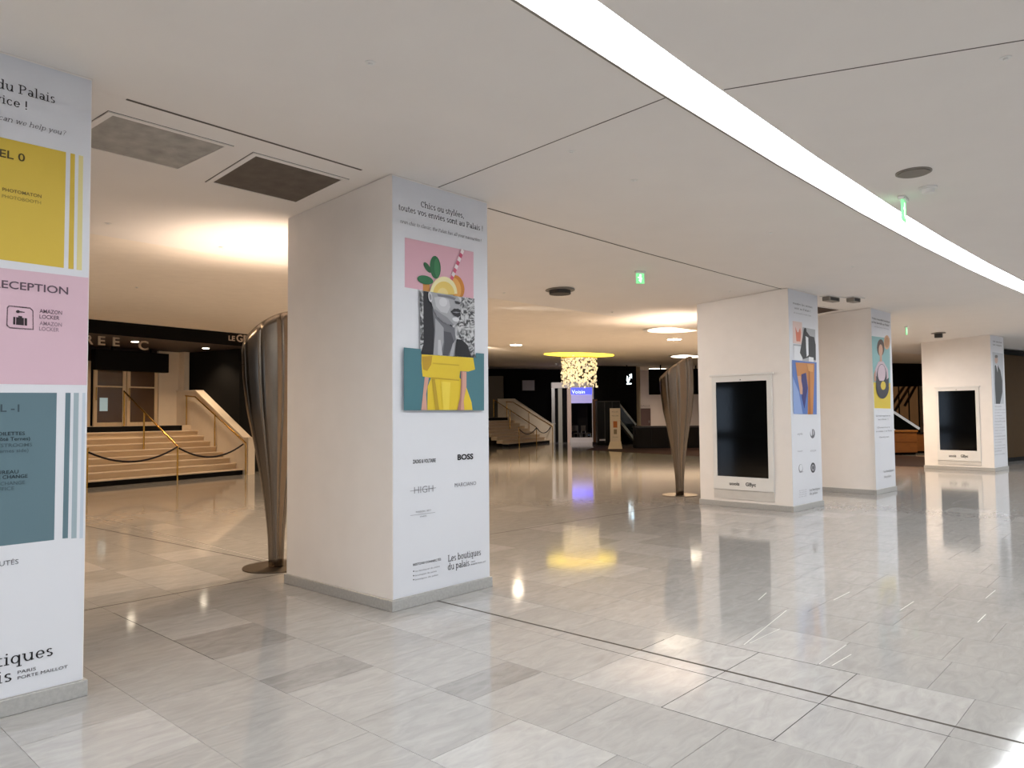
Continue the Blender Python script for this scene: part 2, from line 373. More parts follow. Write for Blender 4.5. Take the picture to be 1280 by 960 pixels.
# --- glazed front behind the camera, end walls, dark rear wall
b = MB()
for k in range(26):
    s = SL + 2.9 * k; p = sv(s, VF); b.box(p.x - .06, p.x + .06, p.y - .06, p.y + .06, 0, H, ALU)
sheet(b, VF, VF, 0, 2.3, WHITE); sheet(b, VF, VF, 2.9, H, WHITE)
struct(b, 'wall_front')
b = MB()
def endwall(b, s, v0, v1, z0, z1, m): b.add([sv(s, v0, z0), sv(s, v1, z0), sv(s, v1, z1), sv(s, v0, z1)], [(0, 1, 2, 3)], m)
for v0, v1 in ((VF, -9), (-3, 0.2), (4.4, 6), (11, 24.9), (26.7, VB)): endwall(b, SL, v0, v1, 0, max(cz(v0), cz(v1)), WHITE)
for v0, v1 in ((-9, -3), (.2, 4.4), (6, 11)): endwall(b, SL, v0, v1, 0, .7, WHITE); endwall(b, SL, v0, v1, 2.9, cz(20), WHITE)
endwall(b, SL, 24.9, 26.7, 0, .35, WHITE); endwall(b, SL, 24.9, 26.7, 3.3, cz(VB), WHITE)
struct(b, 'wall_left')
q = sv(SL + .12, 25.8); t = thing('window_blind', 'slatted blind in the far left window, mirrored in the screen', 'blind', (q.x, q.y, .35), PHI0 - SL / RAD)
for k in range(19): MB().box(-.9, .9, -.03, .03, .1 + k * .15, .145 + k * .15).build('slat', DGREY, t)
for a in (-.7, .7): MB().box(a - .01, a + .01, -.035, .035, .05, 2.95).build('cord', DGREY, t)
b = MB(); endwall(b, SR, VF, VB, 0, cz(VB), WHITE); struct(b, 'wall_right')
b = MB(); sheet(b, VB, VB, 0, cz(VB), BLACK); struct(b, 'wall_back')
# --- light strip
DIFF = mat('strip_diffuser', 'ffffff', .5, emit=STRIP_E, ecol=(.93, .98, 1.0))
lp = sv(0, V0, H)
t = thing('light_strip', 'long curved strip of bright white light set into the ceiling', 'light', (lp.x, lp.y, H))
def rel(b, p):
    b.v = [(x - p[0], y - p[1], z - p[2]) for x, y, z in b.v]; return b
b = MB(); sheet(b, V0, V1, H + .045, H + .02, DIFF, SL + .3, SR - .3); rel(b, t.location).build('diffuser', DIFF, t)
b = MB()
for z0, z1, va, vb in ((H - .006, H - .006, V1, V1 + .018), (H - .006, H + .03, V1, V1), (H - .006, H, V1 + .018, V1 + .018)): sheet(b, va, vb, z0, z1, MIDG, SL + .3, SR - .3)
rel(b, t.location).build('edge_profile', MIDG, t)
lp = sv(0, -8.1, H)
t2 = thing('light_strip', 'added second curved light strip, unseen behind the viewpoint', 'light', (lp.x, lp.y, H))  # extra strip out of view, added to even out the hall light
b = MB(); sheet(b, -8.2, -7.92, H - .004, H - .004, DIFF, SL + .3, SR - .3); rel(b, t2.location).build('diffuser', DIFF, t2)
b = MB(); sheet(b, -7.92, -7.9, H - .006, H - .006, MIDG, SL + .3, SR - .3); rel(b, t2.location).build('edge_profile', MIDG, t2)
# --- shadow gaps and joints in the ceiling
GAP = mat('shadow_gap', '57504a', .8)
def ceil_strip(p, q, wd, name, z=None):
    bb = MB(); n = (q - p); n.z = 0; n.normalize(); n = Vector((-n.y, n.x, 0)) * wd / 2
    k = [p - n, q - n, q + n, p + n]; bb.hull([x - Vector((0, 0, .002)) for x in k], [x + Vector((0, 0, .01)) for x in k])
    o = bb.build(name, GAP); o['kind'] = 'structure'; return o
P = lambda u, v: atz(u, v, H)
ceil_strip(P(158, 124), P(452, 212.5), .022, 'trim_1')
b = MB(); sheet(b, .125, .147, H - .002, H - .002, GAP, to_sv(P(606, 261))[0], 7.82); struct(b, 'trim_2')
ceil_strip(P(548, 234), P(832, 122), .008, 'trim_3'); ceil_strip(P(905, 112), P(1400, 30), .008, 'trim_4')
# ================================================================== PILLARS
PIL = [  # corner x, y, angle, width, depth
 (None, None, .843, 1.155, 1.6), (-.962, 5.922, .838, 1.155, 1.601), (4.367, 11.589, .784, 1.153, 1.668), (6.795, 13.9, .778, 1.095, 1.601), (12.33, 18.997, .71, 1.094, 1.699)]
a1 = .843; PIL[0] = (-2.394 - 1.155 * math.cos(a1), 4.221 - 1.155 * math.sin(a1), a1, 1.155, 1.6)
PLAB = ['white pillar at the left edge with the yellow, pink and teal directory poster', 'large white pillar in front with the fruit and yellow dress poster', 'white pillar with a black screen and the orange trousers poster', 'white pillar behind the screen pillar, with the round handbag poster', 'farthest white pillar on the right, with a black screen and grey poster']
IN = .02
pil = []
for i, (x, y, th, wd, dp) in enumerate(PIL):
    t = thing('pillar', PLAB[i], 'pillar', (x, y, 0), th, 'pillars in the hall')
    ux = Vector((math.cos(th), math.sin(th), 0)); vx = Vector((-ux.y, ux.x, 0)); c = Vector((x, y, 0))
    def top(lx, ly): return min(cz(to_sv(c + ux * lx + vx * ly)[1]), H) - .0005
    b = MB(); ys = [IN, .14 + .02, dp - IN]
    ring = [(IN, IN), (wd - IN, IN), (wd - IN, dp - IN), (IN, dp - IN)]
    b.hull([(p[0], p[1], .09) for p in ring], [(p[0], p[1], top(*p)) for p in ring]); b.build('shaft', PILLAR, t)
    b = MB(); b.box(0, wd, 0, dp, 0, .09, bev=.004); b.build('skirting', SKIRT, t)
    pil.append((c, ux, vx, wd, dp, th, t))
def face(i, u, v):            # point of the poster face of pillar i -> (x along face, z)
    c, ux, vx, *_ = pil[i]; p = onplane(u, v, c + vx * (IN - .004), vx); return (p - c).dot(ux), p.z
def side(i, u, v):            # point of the left face of pillar i -> (y back along face, z)
    c, ux, vx, *_ = pil[i]; p = onplane(u, v, c + ux * IN, ux); return (p - c).dot(vx), p.z
PW = mat('poster_paper', 'd9dae0', .4, noise=.004, spec=.35)
def poster(i, label):
    c, ux, vx, wd, dp, th, _ = pil[i]
    t = thing('poster', label, 'poster', (c.x, c.y, 0), th, 'tall pillar posters')
    b = MB(); b.box(IN + .004, wd - IN - .004, IN - .004, IN - .0002, .094, H - .012); b.build('sheet', PW, t); return t
def pic(i, t, layers, name='picture'):
    b = MB(); y = IN - .0048
    for col, pts in layers:
        q = [face(i, *p) for p in pts]; n = len(q); m = col if not isinstance(col, str) else ink(col)
        ar = sum(q[k][0] * q[(k + 1) % n][1] - q[(k + 1) % n][0] * q[k][1] for k in range(n))
        if ar < 0: q = q[::-1]
        b.add([(a, y, z) for a, z in q], [tuple(range(n))], m); y -= .0007
    return b.build(name, None, t)
def oval(cx, cy, rx, ry, a0=0, a1=360, n=18, tilt=0):
    o = []
    for k in range(n + 1 if a1 - a0 < 360 else n):
        a = math.radians(a0 + (a1 - a0) * k / n); x, y = rx * math.cos(a), ry * math.sin(a); c, s = math.cos(math.radians(tilt)), math.sin(math.radians(tilt))
        o.append((cx + x * c - y * s, cy + x * s + y * c))
    return o
def ptext(i, t, txt, a, e, hpx, col='2a282c', name='lettering', **k):   # baseline from pixel a to pixel e, cap height in pixels
    (x0, z0), (x1, z1) = face(i, *a), face(i, *e); zt = face(i, a[0], a[1] - hpx)[1]
    return lettering(t, txt, x0, x1, (z0 + z1) / 2, zt - z0, ink(col), y=IN - .0068, name=name, **k)
# ================================================================== POSTERS
# --- directory poster on the left pillar
t = poster(0, 'white directory poster with yellow, pink and teal panels on the left pillar')
def bw_pattern():
    m = bpy.data.materials.new('printed_pattern'); m.use_nodes = True; nt = m.node_tree; b_ = nt.nodes['Principled BSDF']
    tc = nt.nodes.new('ShaderNodeTexCoord'); n_ = nt.nodes.new('ShaderNodeTexNoise'); n_.inputs['Scale'].default_value = 9; n_.inputs['Distortion'].default_value = 3.5
    r_ = nt.nodes.new('ShaderNodeValToRGB'); e_ = r_.color_ramp.elements; e_[0].position = .40; e_[0].color = (.03, .03, .035, 1); e_[1].position = .60; e_[1].color = (.55, .55, .57, 1)
    nt.links.new(tc.outputs['Object'], n_.inputs['Vector']); nt.links.new(n_.outputs[0], r_.inputs[0]); nt.links.new(r_.outputs[0], b_.inputs['Base Color']); b_.inputs['Roughness'].default_value = .5
    return m
BW = bw_pattern()
X0 = -80
pic(0, t, [('d3b544', [(X0, 153), (82.5, 190.2), (79.7, 335), (X0, 313.5)])], 'yellow_panel')
pic(0, t, [('cfb040', [(88.1, 191.5), (93.8, 192.8), (91.9, 336.6), (85.3, 335.8)])], 'stripe')
pic(0, t, [('dcd094', [(98.4, 194), (104, 195.3), (102.2, 338), (95.6, 337.1)])], 'stripe')
pic(0, t, [('d3b3c0', [(X0, 325.5), (110.6, 347.3), (108.3, 481.3), (X0, 479)])], 'pink_panel')
pic(0, t, [('5f7781', [(X0, 490.6), (71, 491), (67.6, 674.8), (X0, 692)])], 'teal_panel')
for a, c, d, e, col in ((81.8, 88.2, 78, 84.8, '5f7781'), (92.1, 98.5, 89, 95.6, '9cabb3'), (103, 106.8, 99.3, 103.6, 'bcc6d2')):
    pic(0, t, [(col, [(a, 491), (c, 491), (e, 672.5), (d, 673.2)])], 'stripe')
K = dict(serif=True)
ptext(0, t, 'du Palais', (-4, 110.5), (68.5, 128.5), 11.5, '2d2a2e', serif=True)
ptext(0, t, 'service !', (-33, 120.8), (33.5, 136.5), 10.5, '2d2a2e', serif=True)
ptext(0, t, 'how can we help you?', (-28, 146), (82.4, 167.2), 6.5, '5c5a60', serif=True, shear=.25, wt=.8)
ptext(0, t, 'LEVEL 0', (-32, 190), (31, 201.5), 10, '4c4220', bold=.012)
ptext(0, t, 'PHOTOMATON', (2.8, 238.5), (51.6, 247.8), 4.3, '6b5c28', bold=.01)
ptext(0, t, 'PHOTOBOOTH', (2.3, 247), (51, 255.6), 4.3, '8b7a35')
ptext(0, t, 'RECEPTION', (-10, 359), (85, 367.7), 9.7, '5e4b57', bold=.014)
pic(0, t, [('3a2b33', [(8.5, 384), (11, 381.6), (38, 384.4), (41.6, 388), (42.1, 412.6), (12, 410.6), (7.8, 407)]), ('d3b3c0', [(9.8, 385), (12, 383.2), (37.4, 386), (40.4, 389), (40.7, 410.9), (12.6, 409), (9.3, 406)]),
    ('2c2127', [(16.5, 396), (33.7, 398), (33.7, 407.2), (16.2, 405.6)]), ('d3b3c0', [(19.2, 396), (19.9, 396), (19.7, 406.4), (19, 406.4)]), ('d3b3c0', [(29.6, 397), (30.3, 397), (30.3, 407.4), (29.6, 407.4)]), ('2c2127', [(22.5, 396.6), (22.5, 394.8), (27.4, 395.4), (27.4, 397.4)]),
    ('2c2127', oval(22, 389.6, 2.4, 1.9)), ('2c2127', [(23, 389), (30.5, 390), (30.5, 391), (23, 390.4)])], 'luggage_icon')
for tx, a, e, col in (('AMAZON', (49.2, 391), (77.3, 393.5), '5e4b57'), ('LOCKER', (49.2, 398), (74, 400), '5e4b57'), ('AMAZON', (49.2, 406.5), (77, 408.3), '8f7885'), ('LOCKER', (48.7, 413.2), (73.5, 414.8), '8f7885')):
    ptext(0, t, tx, a, e, 4.9, col, bold=.008)
ptext(0, t, 'LEVEL -1', (-38, 514.8), (24, 514.6), 9.6, '3b4c55', bold=.014)
for tx, x0, x1, y, col in (('TOILETTES', -9, 31, 543.6, '26343b'), ('(Côté Ternes)', -9, 37.4, 550.2, '26343b'), ('RESTROOMS', -9, 40, 558, '475a63'), ('(Ternes side)', -9, 35.5, 565, '475a63'), ('BUREAU', -9, 23, 591.8, '26343b'), ('DE CHANGE', -9, 34.4, 597.5, '26343b'), ('EXCHANGE', -9, 31, 605.6, '475a63'), ('OFFICE', -9, 17.6, 612.6, '475a63')):
    ptext(0, t, tx, (x0, y + .5 - x0 * .035 + .3), (x1, y), 4.4, col, bold=.012)
ptext(0, t, 'NOUVEAUTÉS', (-48, 714), (22.9, 704.8), 6.4, '6a6a70')
ptext(0, t, 'Les boutiques', (-110, 858), (65.8, 818.6), 15.5, '1e1c20', serif=True)
ptext(0, t, 'du palais', (-108, 880), (14.2, 850.7), 15.5, '1e1c20', serif=True)
ptext(0, t, 'PARIS', (21.8, 842.4), (44.7, 837.4), 4, '2d2a2e')
ptext(0, t, 'PORTE MAILLOT', (21.8, 849.6), (84.3, 834.6), 4, '2d2a2e')
# --- collage poster on the front pillar
t = poster(1, 'poster with citrus, black and white portrait and yellow dress collage')
ptext(1, t, 'Chics ou stylées,', (526, 258.6), (579.5, 273), 7.2, '3a383c', serif=True)
ptext(1, t, 'toutes vos envies sont au Palais !', (498, 263), (603, 288.3), 7.2, '3a383c', serif=True)
ptext(1, t, 'from chic to classic, the Palais has all your favourites !', (499.8, 278.6), (601.6, 302.3), 4.2, '6c6a70', serif=True, shear=.25, wt=.9)
SK, SKD = 'c9998a', 'a9786c'
L = [('d7a9b6', [(505.8, 296.8), (591.8, 315), (591.8, 373.3), (505.8, 359)]),
 ('c88a45', [(528.5, 354), (537, 353), (537, 366), (528.5, 365)]), ('c97f30', oval(571, 358.5, 9, 15, tilt=-14)), ('e0a356', oval(569.5, 359.5, 6.2, 12.5, tilt=-14)), ('2f6a45', oval(543.8, 334.2, 6.8, 14.4, tilt=-4)), ('3f7f54', oval(545.8, 335, 3.4, 12, tilt=-4)), ('2b5f3c', oval(533.8, 334.5, 3, 7.6, tilt=-32)), ('2f6f48', oval(531, 350, 10.2, 5.4, tilt=14))]
for k in range(8):
    f0, f1 = k / 8, (k + 1) / 8; xa, ya, xb, yb = 563.4, 350, 577.6, 312.6
    p0 = (xa + (xb - xa) * f0, ya + (yb - ya) * f0); p1 = (xa + (xb - xa) * f1, ya + (yb - ya) * f1)
    L.append((('cf5c78', 'ecdfe2')[k % 2], [(p0[0] - 1.6, p0[1] - 1.4), (p0[0] + 1.6, p0[1] + 1.4), (p1[0] + 1.6, p1[1] + 1.4), (p1[0] - 1.6, p1[1] - 1.4)]))
L += [('e9dfae', oval(553.4, 367.5, 17, 21.5, 180, 360)), ('e2c46a', oval(553.4, 368.5, 13.5, 16.5, 180, 360)), ('e6d08a', oval(552, 369, 7, 9, 180, 360)),
 (BW, [(523.2, 363), (537, 365), (572, 371), (591.8, 373.6), (592.1, 447.4), (524, 443.2)]),
 ('26252b', [(527.6, 364), (536, 365.4), (535, 372), (538.5, 380), (541, 392), (543, 412), (541, 443.8), (523.8, 443), (528, 430)]),
 ('6d6d73', [(539, 384), (545, 396), (553, 403), (562, 408), (567, 410), (568, 424), (568.6, 445.4), (540, 443.6), (541.5, 412)]),
 ('9b9ba0', [(542.5, 398), (548, 404), (553, 410), (553, 428), (549, 444.2), (540, 443.6), (542.6, 415)]), ('b9b9be', [(546, 425), (549, 425), (551.5, 444.4), (545.5, 444)]), ('505057', [(553, 414), (562, 416), (566, 428), (558, 444.8), (552, 444.4), (554, 428)]), ('a8a8ad', [(564, 430), (568.4, 424), (568.6, 445.4), (560, 445)]),
 ('a3a3a8', [(534, 365.4), (546, 366.6), (569.5, 370.6), (572, 374), (574.4, 378.4), (572.6, 381.6), (573.8, 386), (573.2, 389.4), (574, 394), (571.8, 399.4), (571.5, 403.4), (566, 406.6), (558, 405.4), (549, 400.4), (541, 390), (537.5, 378)]),
 ('bdbdc2', [(541, 372), (551, 371), (559, 375), (561, 384), (557, 392), (549, 390), (543, 383)]), ('cfcfd3', oval(552, 378, 5, 5.6, tilt=-20)), ('88888e', [(541, 386), (549, 392), (557, 397), (563, 404), (566, 406.6), (557, 405.2), (548, 400), (541, 390)]), ('7a7a81', [(544, 368), (560, 370), (568, 373), (566, 375.4), (556, 372.4), (546, 371)]),
 ('c6c6ca', oval(535.6, 371.4, 2.5, 6.6, tilt=-8)), ('8d8d93', oval(535.8, 371.6, 1.2, 4, tilt=-8)), ('d4d4d8', oval(567.4, 399.6, 4.4, 2.6, tilt=14)),
 ('37363c', [(566, 376.4), (570, 377), (573.8, 379), (571.6, 380.8), (567, 379.8)]), ('2a292f', [(561, 390), (565, 386), (568.4, 386.4), (570, 386), (573.4, 388.4), (573, 391), (573.6, 394.6), (570, 397), (565.6, 395)]), ('8a8990', [(562.4, 390.4), (568, 390), (573, 391), (568, 391.8)]),
 ('222126', [(568.3, 424), (575, 425), (582, 431.8), (586.6, 447), (566, 445.2)]),
 ('4a7680', [(502.1, 434.6), (523.5, 436.6), (523.8, 443.2), (592.1, 447.4), (592.1, 441.4), (602.4, 442.2), (602.4, 513), (502.1, 512.9)]),
 (SK, [(528.2, 470), (533.8, 470), (530, 492.5), (531, 512.6), (523.8, 512.6), (526, 492.5)]),
 ('d9bb33', [(524.2, 443.2), (588.6, 447.4), (591, 462), (582.6, 464.6), (572.5, 464), (571.5, 472), (579.8, 483.3), (586.6, 503), (587.8, 512.6), (531.4, 512.6), (531.7, 483.3), (536, 472.4), (525.4, 470.8), (524, 455)]),
 ('b8922c', [(524.4, 446), (537.5, 445), (536, 456), (531, 464), (526, 462)]), ('c7a72e', [(538, 453.4), (571, 456), (571, 457.6), (538, 455.2)]), ('c09f2d', [(536, 471.8), (571, 474.8), (571, 476.2), (536, 473.4)]), ('b3952a', [(536.5, 474), (540.5, 474.2), (546, 512.6), (541, 512.6)]), ('e3c94a', [(548, 477), (560, 478), (558, 512.6), (551, 512.6)]),
 (SK, [(572.9, 464.2), (579.8, 465), (579.8, 483), (576.3, 501.6), (577.2, 512.6), (568.3, 512.6), (571.7, 497), (573, 481)]), (SKD, [(572.9, 464.2), (574.6, 464.4), (574.6, 482), (572.6, 512.6), (568.3, 512.6), (571.7, 497), (573, 481)])]
pic(1, t, L, 'collage_picture')
ptext(1, t, 'ZADIG & VOLTAIRE', (515.7, 579.9), (544.4, 577), 4.6, '2e2d31', bold=.02)
ptext(1, t, 'BOSS', (571.7, 575.5), (591.3, 572.9), 6.6, '111014', bold=.035)
ptext(1, t, 'HIGH', (517.5, 617.6), (541.2, 614), 8.6, '77767c', bold=-.012)
ptext(1, t, 'MARCIANO', (568.2, 609.2), (594.9, 605.6), 4.8, '6c6b71')
pic(1, t, [('8e8d93', [(512.6, 613.6), (545, 609.4), (545, 610), (512.6, 614.2)])], 'logo_rule')
ptext(1, t, 'MAISON 1877', (519.7, 641.4), (538.5, 638.7), 2.3, '6c6b71')
pic(1, t, [('8e8d93', [(512.8, 644.2), (543.8, 640.2), (543.8, 640.7), (512.8, 644.7)])], 'logo_rule')
ptext(1, t, 'PARIS', (525.2, 646.8), (533, 645.6), 1.9, '6c6b71')
ptext(1, t, 'RESTONS CONNECTÉS', (516, 707.6), (551, 700.2), 2.8, '3d3c41', bold=.01)
for y0, y1, x1, tx in ((714.9, 708.6, 549.4, 'les boutiques du palais'), (720.4, 714.4, 545.4, 'boutiques du palais'), (725.4, 719.2, 547.4, 'boutiques du palais')):
    ptext(1, t, tx, (518.9, y0), (x1, y1), 1.9, '77767c'); pic(1, t, [('2e2d31', oval(517, y0 - .8, .75, .9, n=8))], 'bullet')
ptext(1, t, 'Les boutiques', (559.7, 702.8), (600.8, 693.2), 8.2, '2e2d31', serif=True)
ptext(1, t, 'du palais', (559.7, 713), (586.4, 706.8), 8.2, '2e2d31', serif=True)
ptext(1, t, 'PARIS', (588.6, 703.4), (593.6, 702.3), 1.8, '55545a'); ptext(1, t, 'PORTE MAILLOT', (588.6, 706.5), (607.2, 702.4), 1.8, '55545a')
# --- trousers poster on the screen pillar
t = poster(2, 'poster with dark jacket, orange trousers and small round logos')
for tx, a, e in (('Toutes les envies', (991, 380), (1015.3, 385.4)), ('sont au Palais !', (992.8, 386), (1013, 390.4))): ptext(2, t, tx, a, e, 2.6, '4a494e', serif=True, wt=1.1)
ptext(2, t, 'all you need is at the Palais', (991.9, 391.4), (1013.8, 395.6), 1.6, '77767c', serif=True, shear=.2)
pic(2, t, [('dcc2bb', [(990.6, 401), (1002.4, 403), (1003, 430.5), (991, 429)]), ('d4755a', [(994, 408), (996.3, 415), (998, 415.4), (1000, 409.5), (1001, 416), (1000.4, 427), (995.4, 426.6), (994.6, 417)]),
 ('a9a9ae', [(1003, 409), (1018.8, 412), (1019.6, 452.4), (992, 450), (991.4, 430), (1003, 431)]), ('dcdce0', [(992, 432), (1001.5, 433), (1003, 450.8), (992, 450)]), ('2a292e', [(1004.6, 412), (1007, 413), (1012, 420), (1017.4, 421.4), (1019.4, 431), (1019.6, 450.6), (1010, 447), (1003.6, 449), (999.6, 441)]), ('e6e6ea', [(1006.6, 420), (1010, 422), (1010.4, 444), (1008, 446)]), ('e6e6ea', [(1010.6, 446), (1016.6, 447), (1016.6, 452.6), (1010.6, 452)]), ('1e1d22', oval(1006, 412.8, 1.6, 3)),
 ('5673b4', [(989.6, 450), (1020.3, 453), (1020.5, 518), (991.3, 517.4)]), ('8aa0cf', [(990, 470), (998, 490), (1003, 517.8), (991.3, 517.4)]),
 ('c07f45', [(993.8, 453), (1017.4, 454.4), (1017.2, 475), (1015.6, 517.9), (1009, 517.8), (1009.6, 485), (1007, 466), (1001.5, 470), (999.4, 487), (996, 470)]), ('33306e', [(1001, 468), (1006.6, 466), (1009, 485), (1005, 511), (1001.6, 497)]), ('c79a82', [(996, 470), (1000, 470), (1002.6, 485), (1002.4, 493), (999.6, 492.6)]), ('a8652f', [(1010, 460), (1011.5, 462), (1013, 517.9), (1010, 517.9)]), ('d49858', [(1008, 455), (1016, 456), (1015.4, 465), (1010, 464)])], 'fashion_picture')
ptext(2, t, 'style', (996.6, 544), (1003, 543), 2.6, '77767c', shear=.3)
pic(2, t, [('6f6e75', oval(1015.6, 542, 3, 6)), ('d6d7dc', oval(1015, 540.6, 2, 4.4)), ('55545a', [(1015, 537), (1016, 537), (1016, 546), (1015, 546)])], 'round_logo')
ptext(2, t, 'maison', (996.8, 565.2), (1003, 564.3), 2.2, '9a99a0'); ptext(2, t, 'ATELIER', (1012.6, 565), (1020, 563.8), 2, '9a99a0')
pic(2, t, [('8b8a91', oval(1000.8, 585.6, 2.6, 5.4)), ('dcdde2', oval(1001, 584.8, 2, 4.2)), ('8b8a91', [(998.6, 590), (1004, 589.4), (1004, 590), (998.6, 590.6)])], 'round_logo')
pic(2, t, [('3b3a40', oval(1016.2, 584.6, 3.1, 6.4)), ('a8a7ad', oval(1016.2, 584.6, 1.9, 4)), ('3b3a40', oval(1016.2, 584.6, 1, 2.6))], 'round_logo')
for k in range(4): ptext(2, t, 'restons connectés au palais', (998.5, 614 + k * 2.6), (1008, 612.2 + k * 2.6), 1.1, '8b8a91')
ptext(2, t, 'Les boutiques', (1011.6, 614.6), (1025, 611.2), 2.9, '3d3c41', serif=True); ptext(2, t, 'du palais', (1012, 619), (1022, 616.4), 2.9, '3d3c41', serif=True)
# --- handbag poster
t = poster(3, 'poster with a person and a round dark handbag on teal and yellow')
for tx, a, e in (('Votre nouvelle boutique', (1089.8, 399), (1112, 403.4)), ('arrive bientôt au Palais !', (1089.4, 403.6), (1112, 408)), ): ptext(3, t, tx, a, e, 2.6, '4a494e', bold=.01)
ptext(3, t, 'coming soon at the Palais', (1092.5, 408.8), (1111, 412), 1.4, '8b8a91', shear=.2)
pic(3, t, [('86b2b4', [(1089.5, 420), (1112.3, 423), (1112.8, 482), (1091.6, 480.6)]), ('d6bb3c', [(1091.6, 478), (1112.8, 478.8), (1113.2, 510.8), (1093, 510.2)]), ('cfa07a', oval(1108.4, 428, 3.8, 9)), ('b78862', oval(1108.4, 428, 2.8, 6.6)),
 ('4c3328', oval(1100.6, 434.6, 4.6, 10.6)), ('c89a80', oval(1100.6, 438, 2.6, 7.6)), ('c89a80', [(1099.4, 444), (1102, 444), (1102.4, 456), (1099.4, 456)]), ('c4aeb8', [(1097.5, 452), (1104, 452), (1109.6, 462), (1110.6, 476), (1092.6, 476), (1093.6, 462)]), ('b98a72', [(1092, 468), (1094, 462), (1094.4, 476), (1092.3, 478)]),
 ('2b2733', oval(1101.6, 472, 6.4, 17)), ('c9b3bd', oval(1101.6, 466.6, 4.9, 11)), ('2b2733', oval(1102.6, 484, 8, 14.4, 0, 180)), ('2b2733', [(1094.6, 470), (1099, 476), (1106, 476), (1110.4, 472), (1110.4, 486), (1094.6, 486)]), ('d6bb3c', oval(1103.4, 482, 3.2, 5.4))], 'handbag_picture')
for y, x0, x1, tx in ((520.5, 1095, 1112.6, 'La maroquinerie'), (525, 1097.5, 1110, 'arrive !'), (535, 1096.6, 1112, 'Ouverture'), (539.6, 1095, 1114.6, 'au niveau 1 du Palais'), (547, 1099, 1111, 'Opening soon')):
    ptext(3, t, tx, (x0, y + .8), (x1, y - .8), 1.9, '5c5b61')
ptext(3, t, 'Les boutiques', (1104.5, 591.6), (1117, 588.2), 2.8, '4a494e', serif=True); ptext(3, t, 'du palais', (1105, 598), (1114, 595.4), 2.8, '4a494e', serif=True)
# --- suit poster
t = poster(4, 'pale grey poster with a person in a dark suit on the far pillar')
for tx, a, e in (('Un service', (1241, 426.4), (1252, 430)), ('sur mesure', (1241, 430.6), (1252, 434))): ptext(4, t, tx, a, e, 1.9, '5c5b61', bold=.01)
pic(4, t, [('b9bdc4', [(1240.4, 440), (1253.6, 442), (1254.6, 504.6), (1243, 505)]), ('2a2c31', [(1243.4, 457), (1246.6, 455.6), (1250.4, 463), (1252.8, 476), (1253, 490), (1250, 504.8), (1244.8, 504.8), (1243.4, 480)]), ('c3a193', oval(1245.2, 449.6, 2, 5)), ('e3e3e7', [(1245, 456), (1246.6, 456), (1247, 466)]), ('6e6a68', oval(1245.2, 445.6, 2, 2))], 'suit_picture')
for k in range(17):
    y = 509 + k * 3.7; ptext(4, t, ('Votre conseiller', 'vous accueille au palais', 'du lundi au samedi', 'your personal guide')[k % 4], (1243.4, y + .4), (1256.4 if k % 3 else 1252, y - .8), 1.2 if k % 5 else 1.8, '85848b')
# ================================================================== SCREEN CABINETS in the pillars
def cabinet(i, px, label):
    c, ux, vx, wd, dp, th, _ = pil[i]
    t = thing('display_cabinet', label, 'screen', (c.x, c.y, 0), th, 'screens set into the pillars')
    (yl, zt), (yr, zt2) = side(i, *px['ftl']), side(i, *px['ftr']); zb = side(i, *px['fb'])[1]
    (sl, st), (sr, st2) = side(i, *px['stl']), side(i, *px['str']); sb = side(i, *px['sb'])[1]
    st = (st + st2) / 2; zt = (zt + zt2) / 2; x1 = IN - .0003
    def part(n, m, y0, y1, z0, z1, xo, bev=.003): MB().box(x1 - xo, x1, y0, y1, z0, z1, bev=bev).build(n, m, t)
    part('top_frame', PLASTIC, yr, yl, st, zt - .012, .022); part('bottom_frame', PLASTIC, yr, yl, zb, sb, .022)
    part('side_frame', PLASTIC, yr, sr, sb, st, .022); part('side_frame', PLASTIC, sl, yl, sb, st, .022)
    part('screen', BLACKG, sr, sl, sb, st, .012, 0)
    part('top_ledge', PLASTIC, yr - .03, yl + .03, zt - .012, zt + .02, .04)
    part('base_panel', mat('pale_marble', 'cfcbc6', .3, noise=.05), yr, yl, .13, zb - .006, .012)
    MB().box(x1 - .024, x1 - .021, (sl + sr) / 2 - .008, (sl + sr) / 2 + .008, st + .02, st + .036).build('camera_lens', BLACK, t)
    zc = (sb + zb) / 2; hh = (sb - zb) * .36
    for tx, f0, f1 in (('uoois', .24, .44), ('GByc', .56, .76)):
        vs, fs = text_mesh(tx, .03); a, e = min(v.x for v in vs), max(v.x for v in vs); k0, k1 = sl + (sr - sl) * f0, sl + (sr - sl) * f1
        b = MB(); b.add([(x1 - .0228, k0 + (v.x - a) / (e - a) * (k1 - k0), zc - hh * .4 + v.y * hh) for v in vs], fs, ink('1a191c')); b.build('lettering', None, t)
    return t
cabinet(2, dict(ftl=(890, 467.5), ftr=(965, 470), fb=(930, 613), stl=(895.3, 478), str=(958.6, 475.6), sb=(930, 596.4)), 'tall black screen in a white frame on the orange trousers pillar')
cabinet(4, dict(ftl=(1169.5, 484), ftr=(1223.5, 484), fb=(1196, 576), stl=(1173, 489), str=(1219, 488), sb=(1196, 563)), 'tall black screen in a white frame on the farthest right pillar')
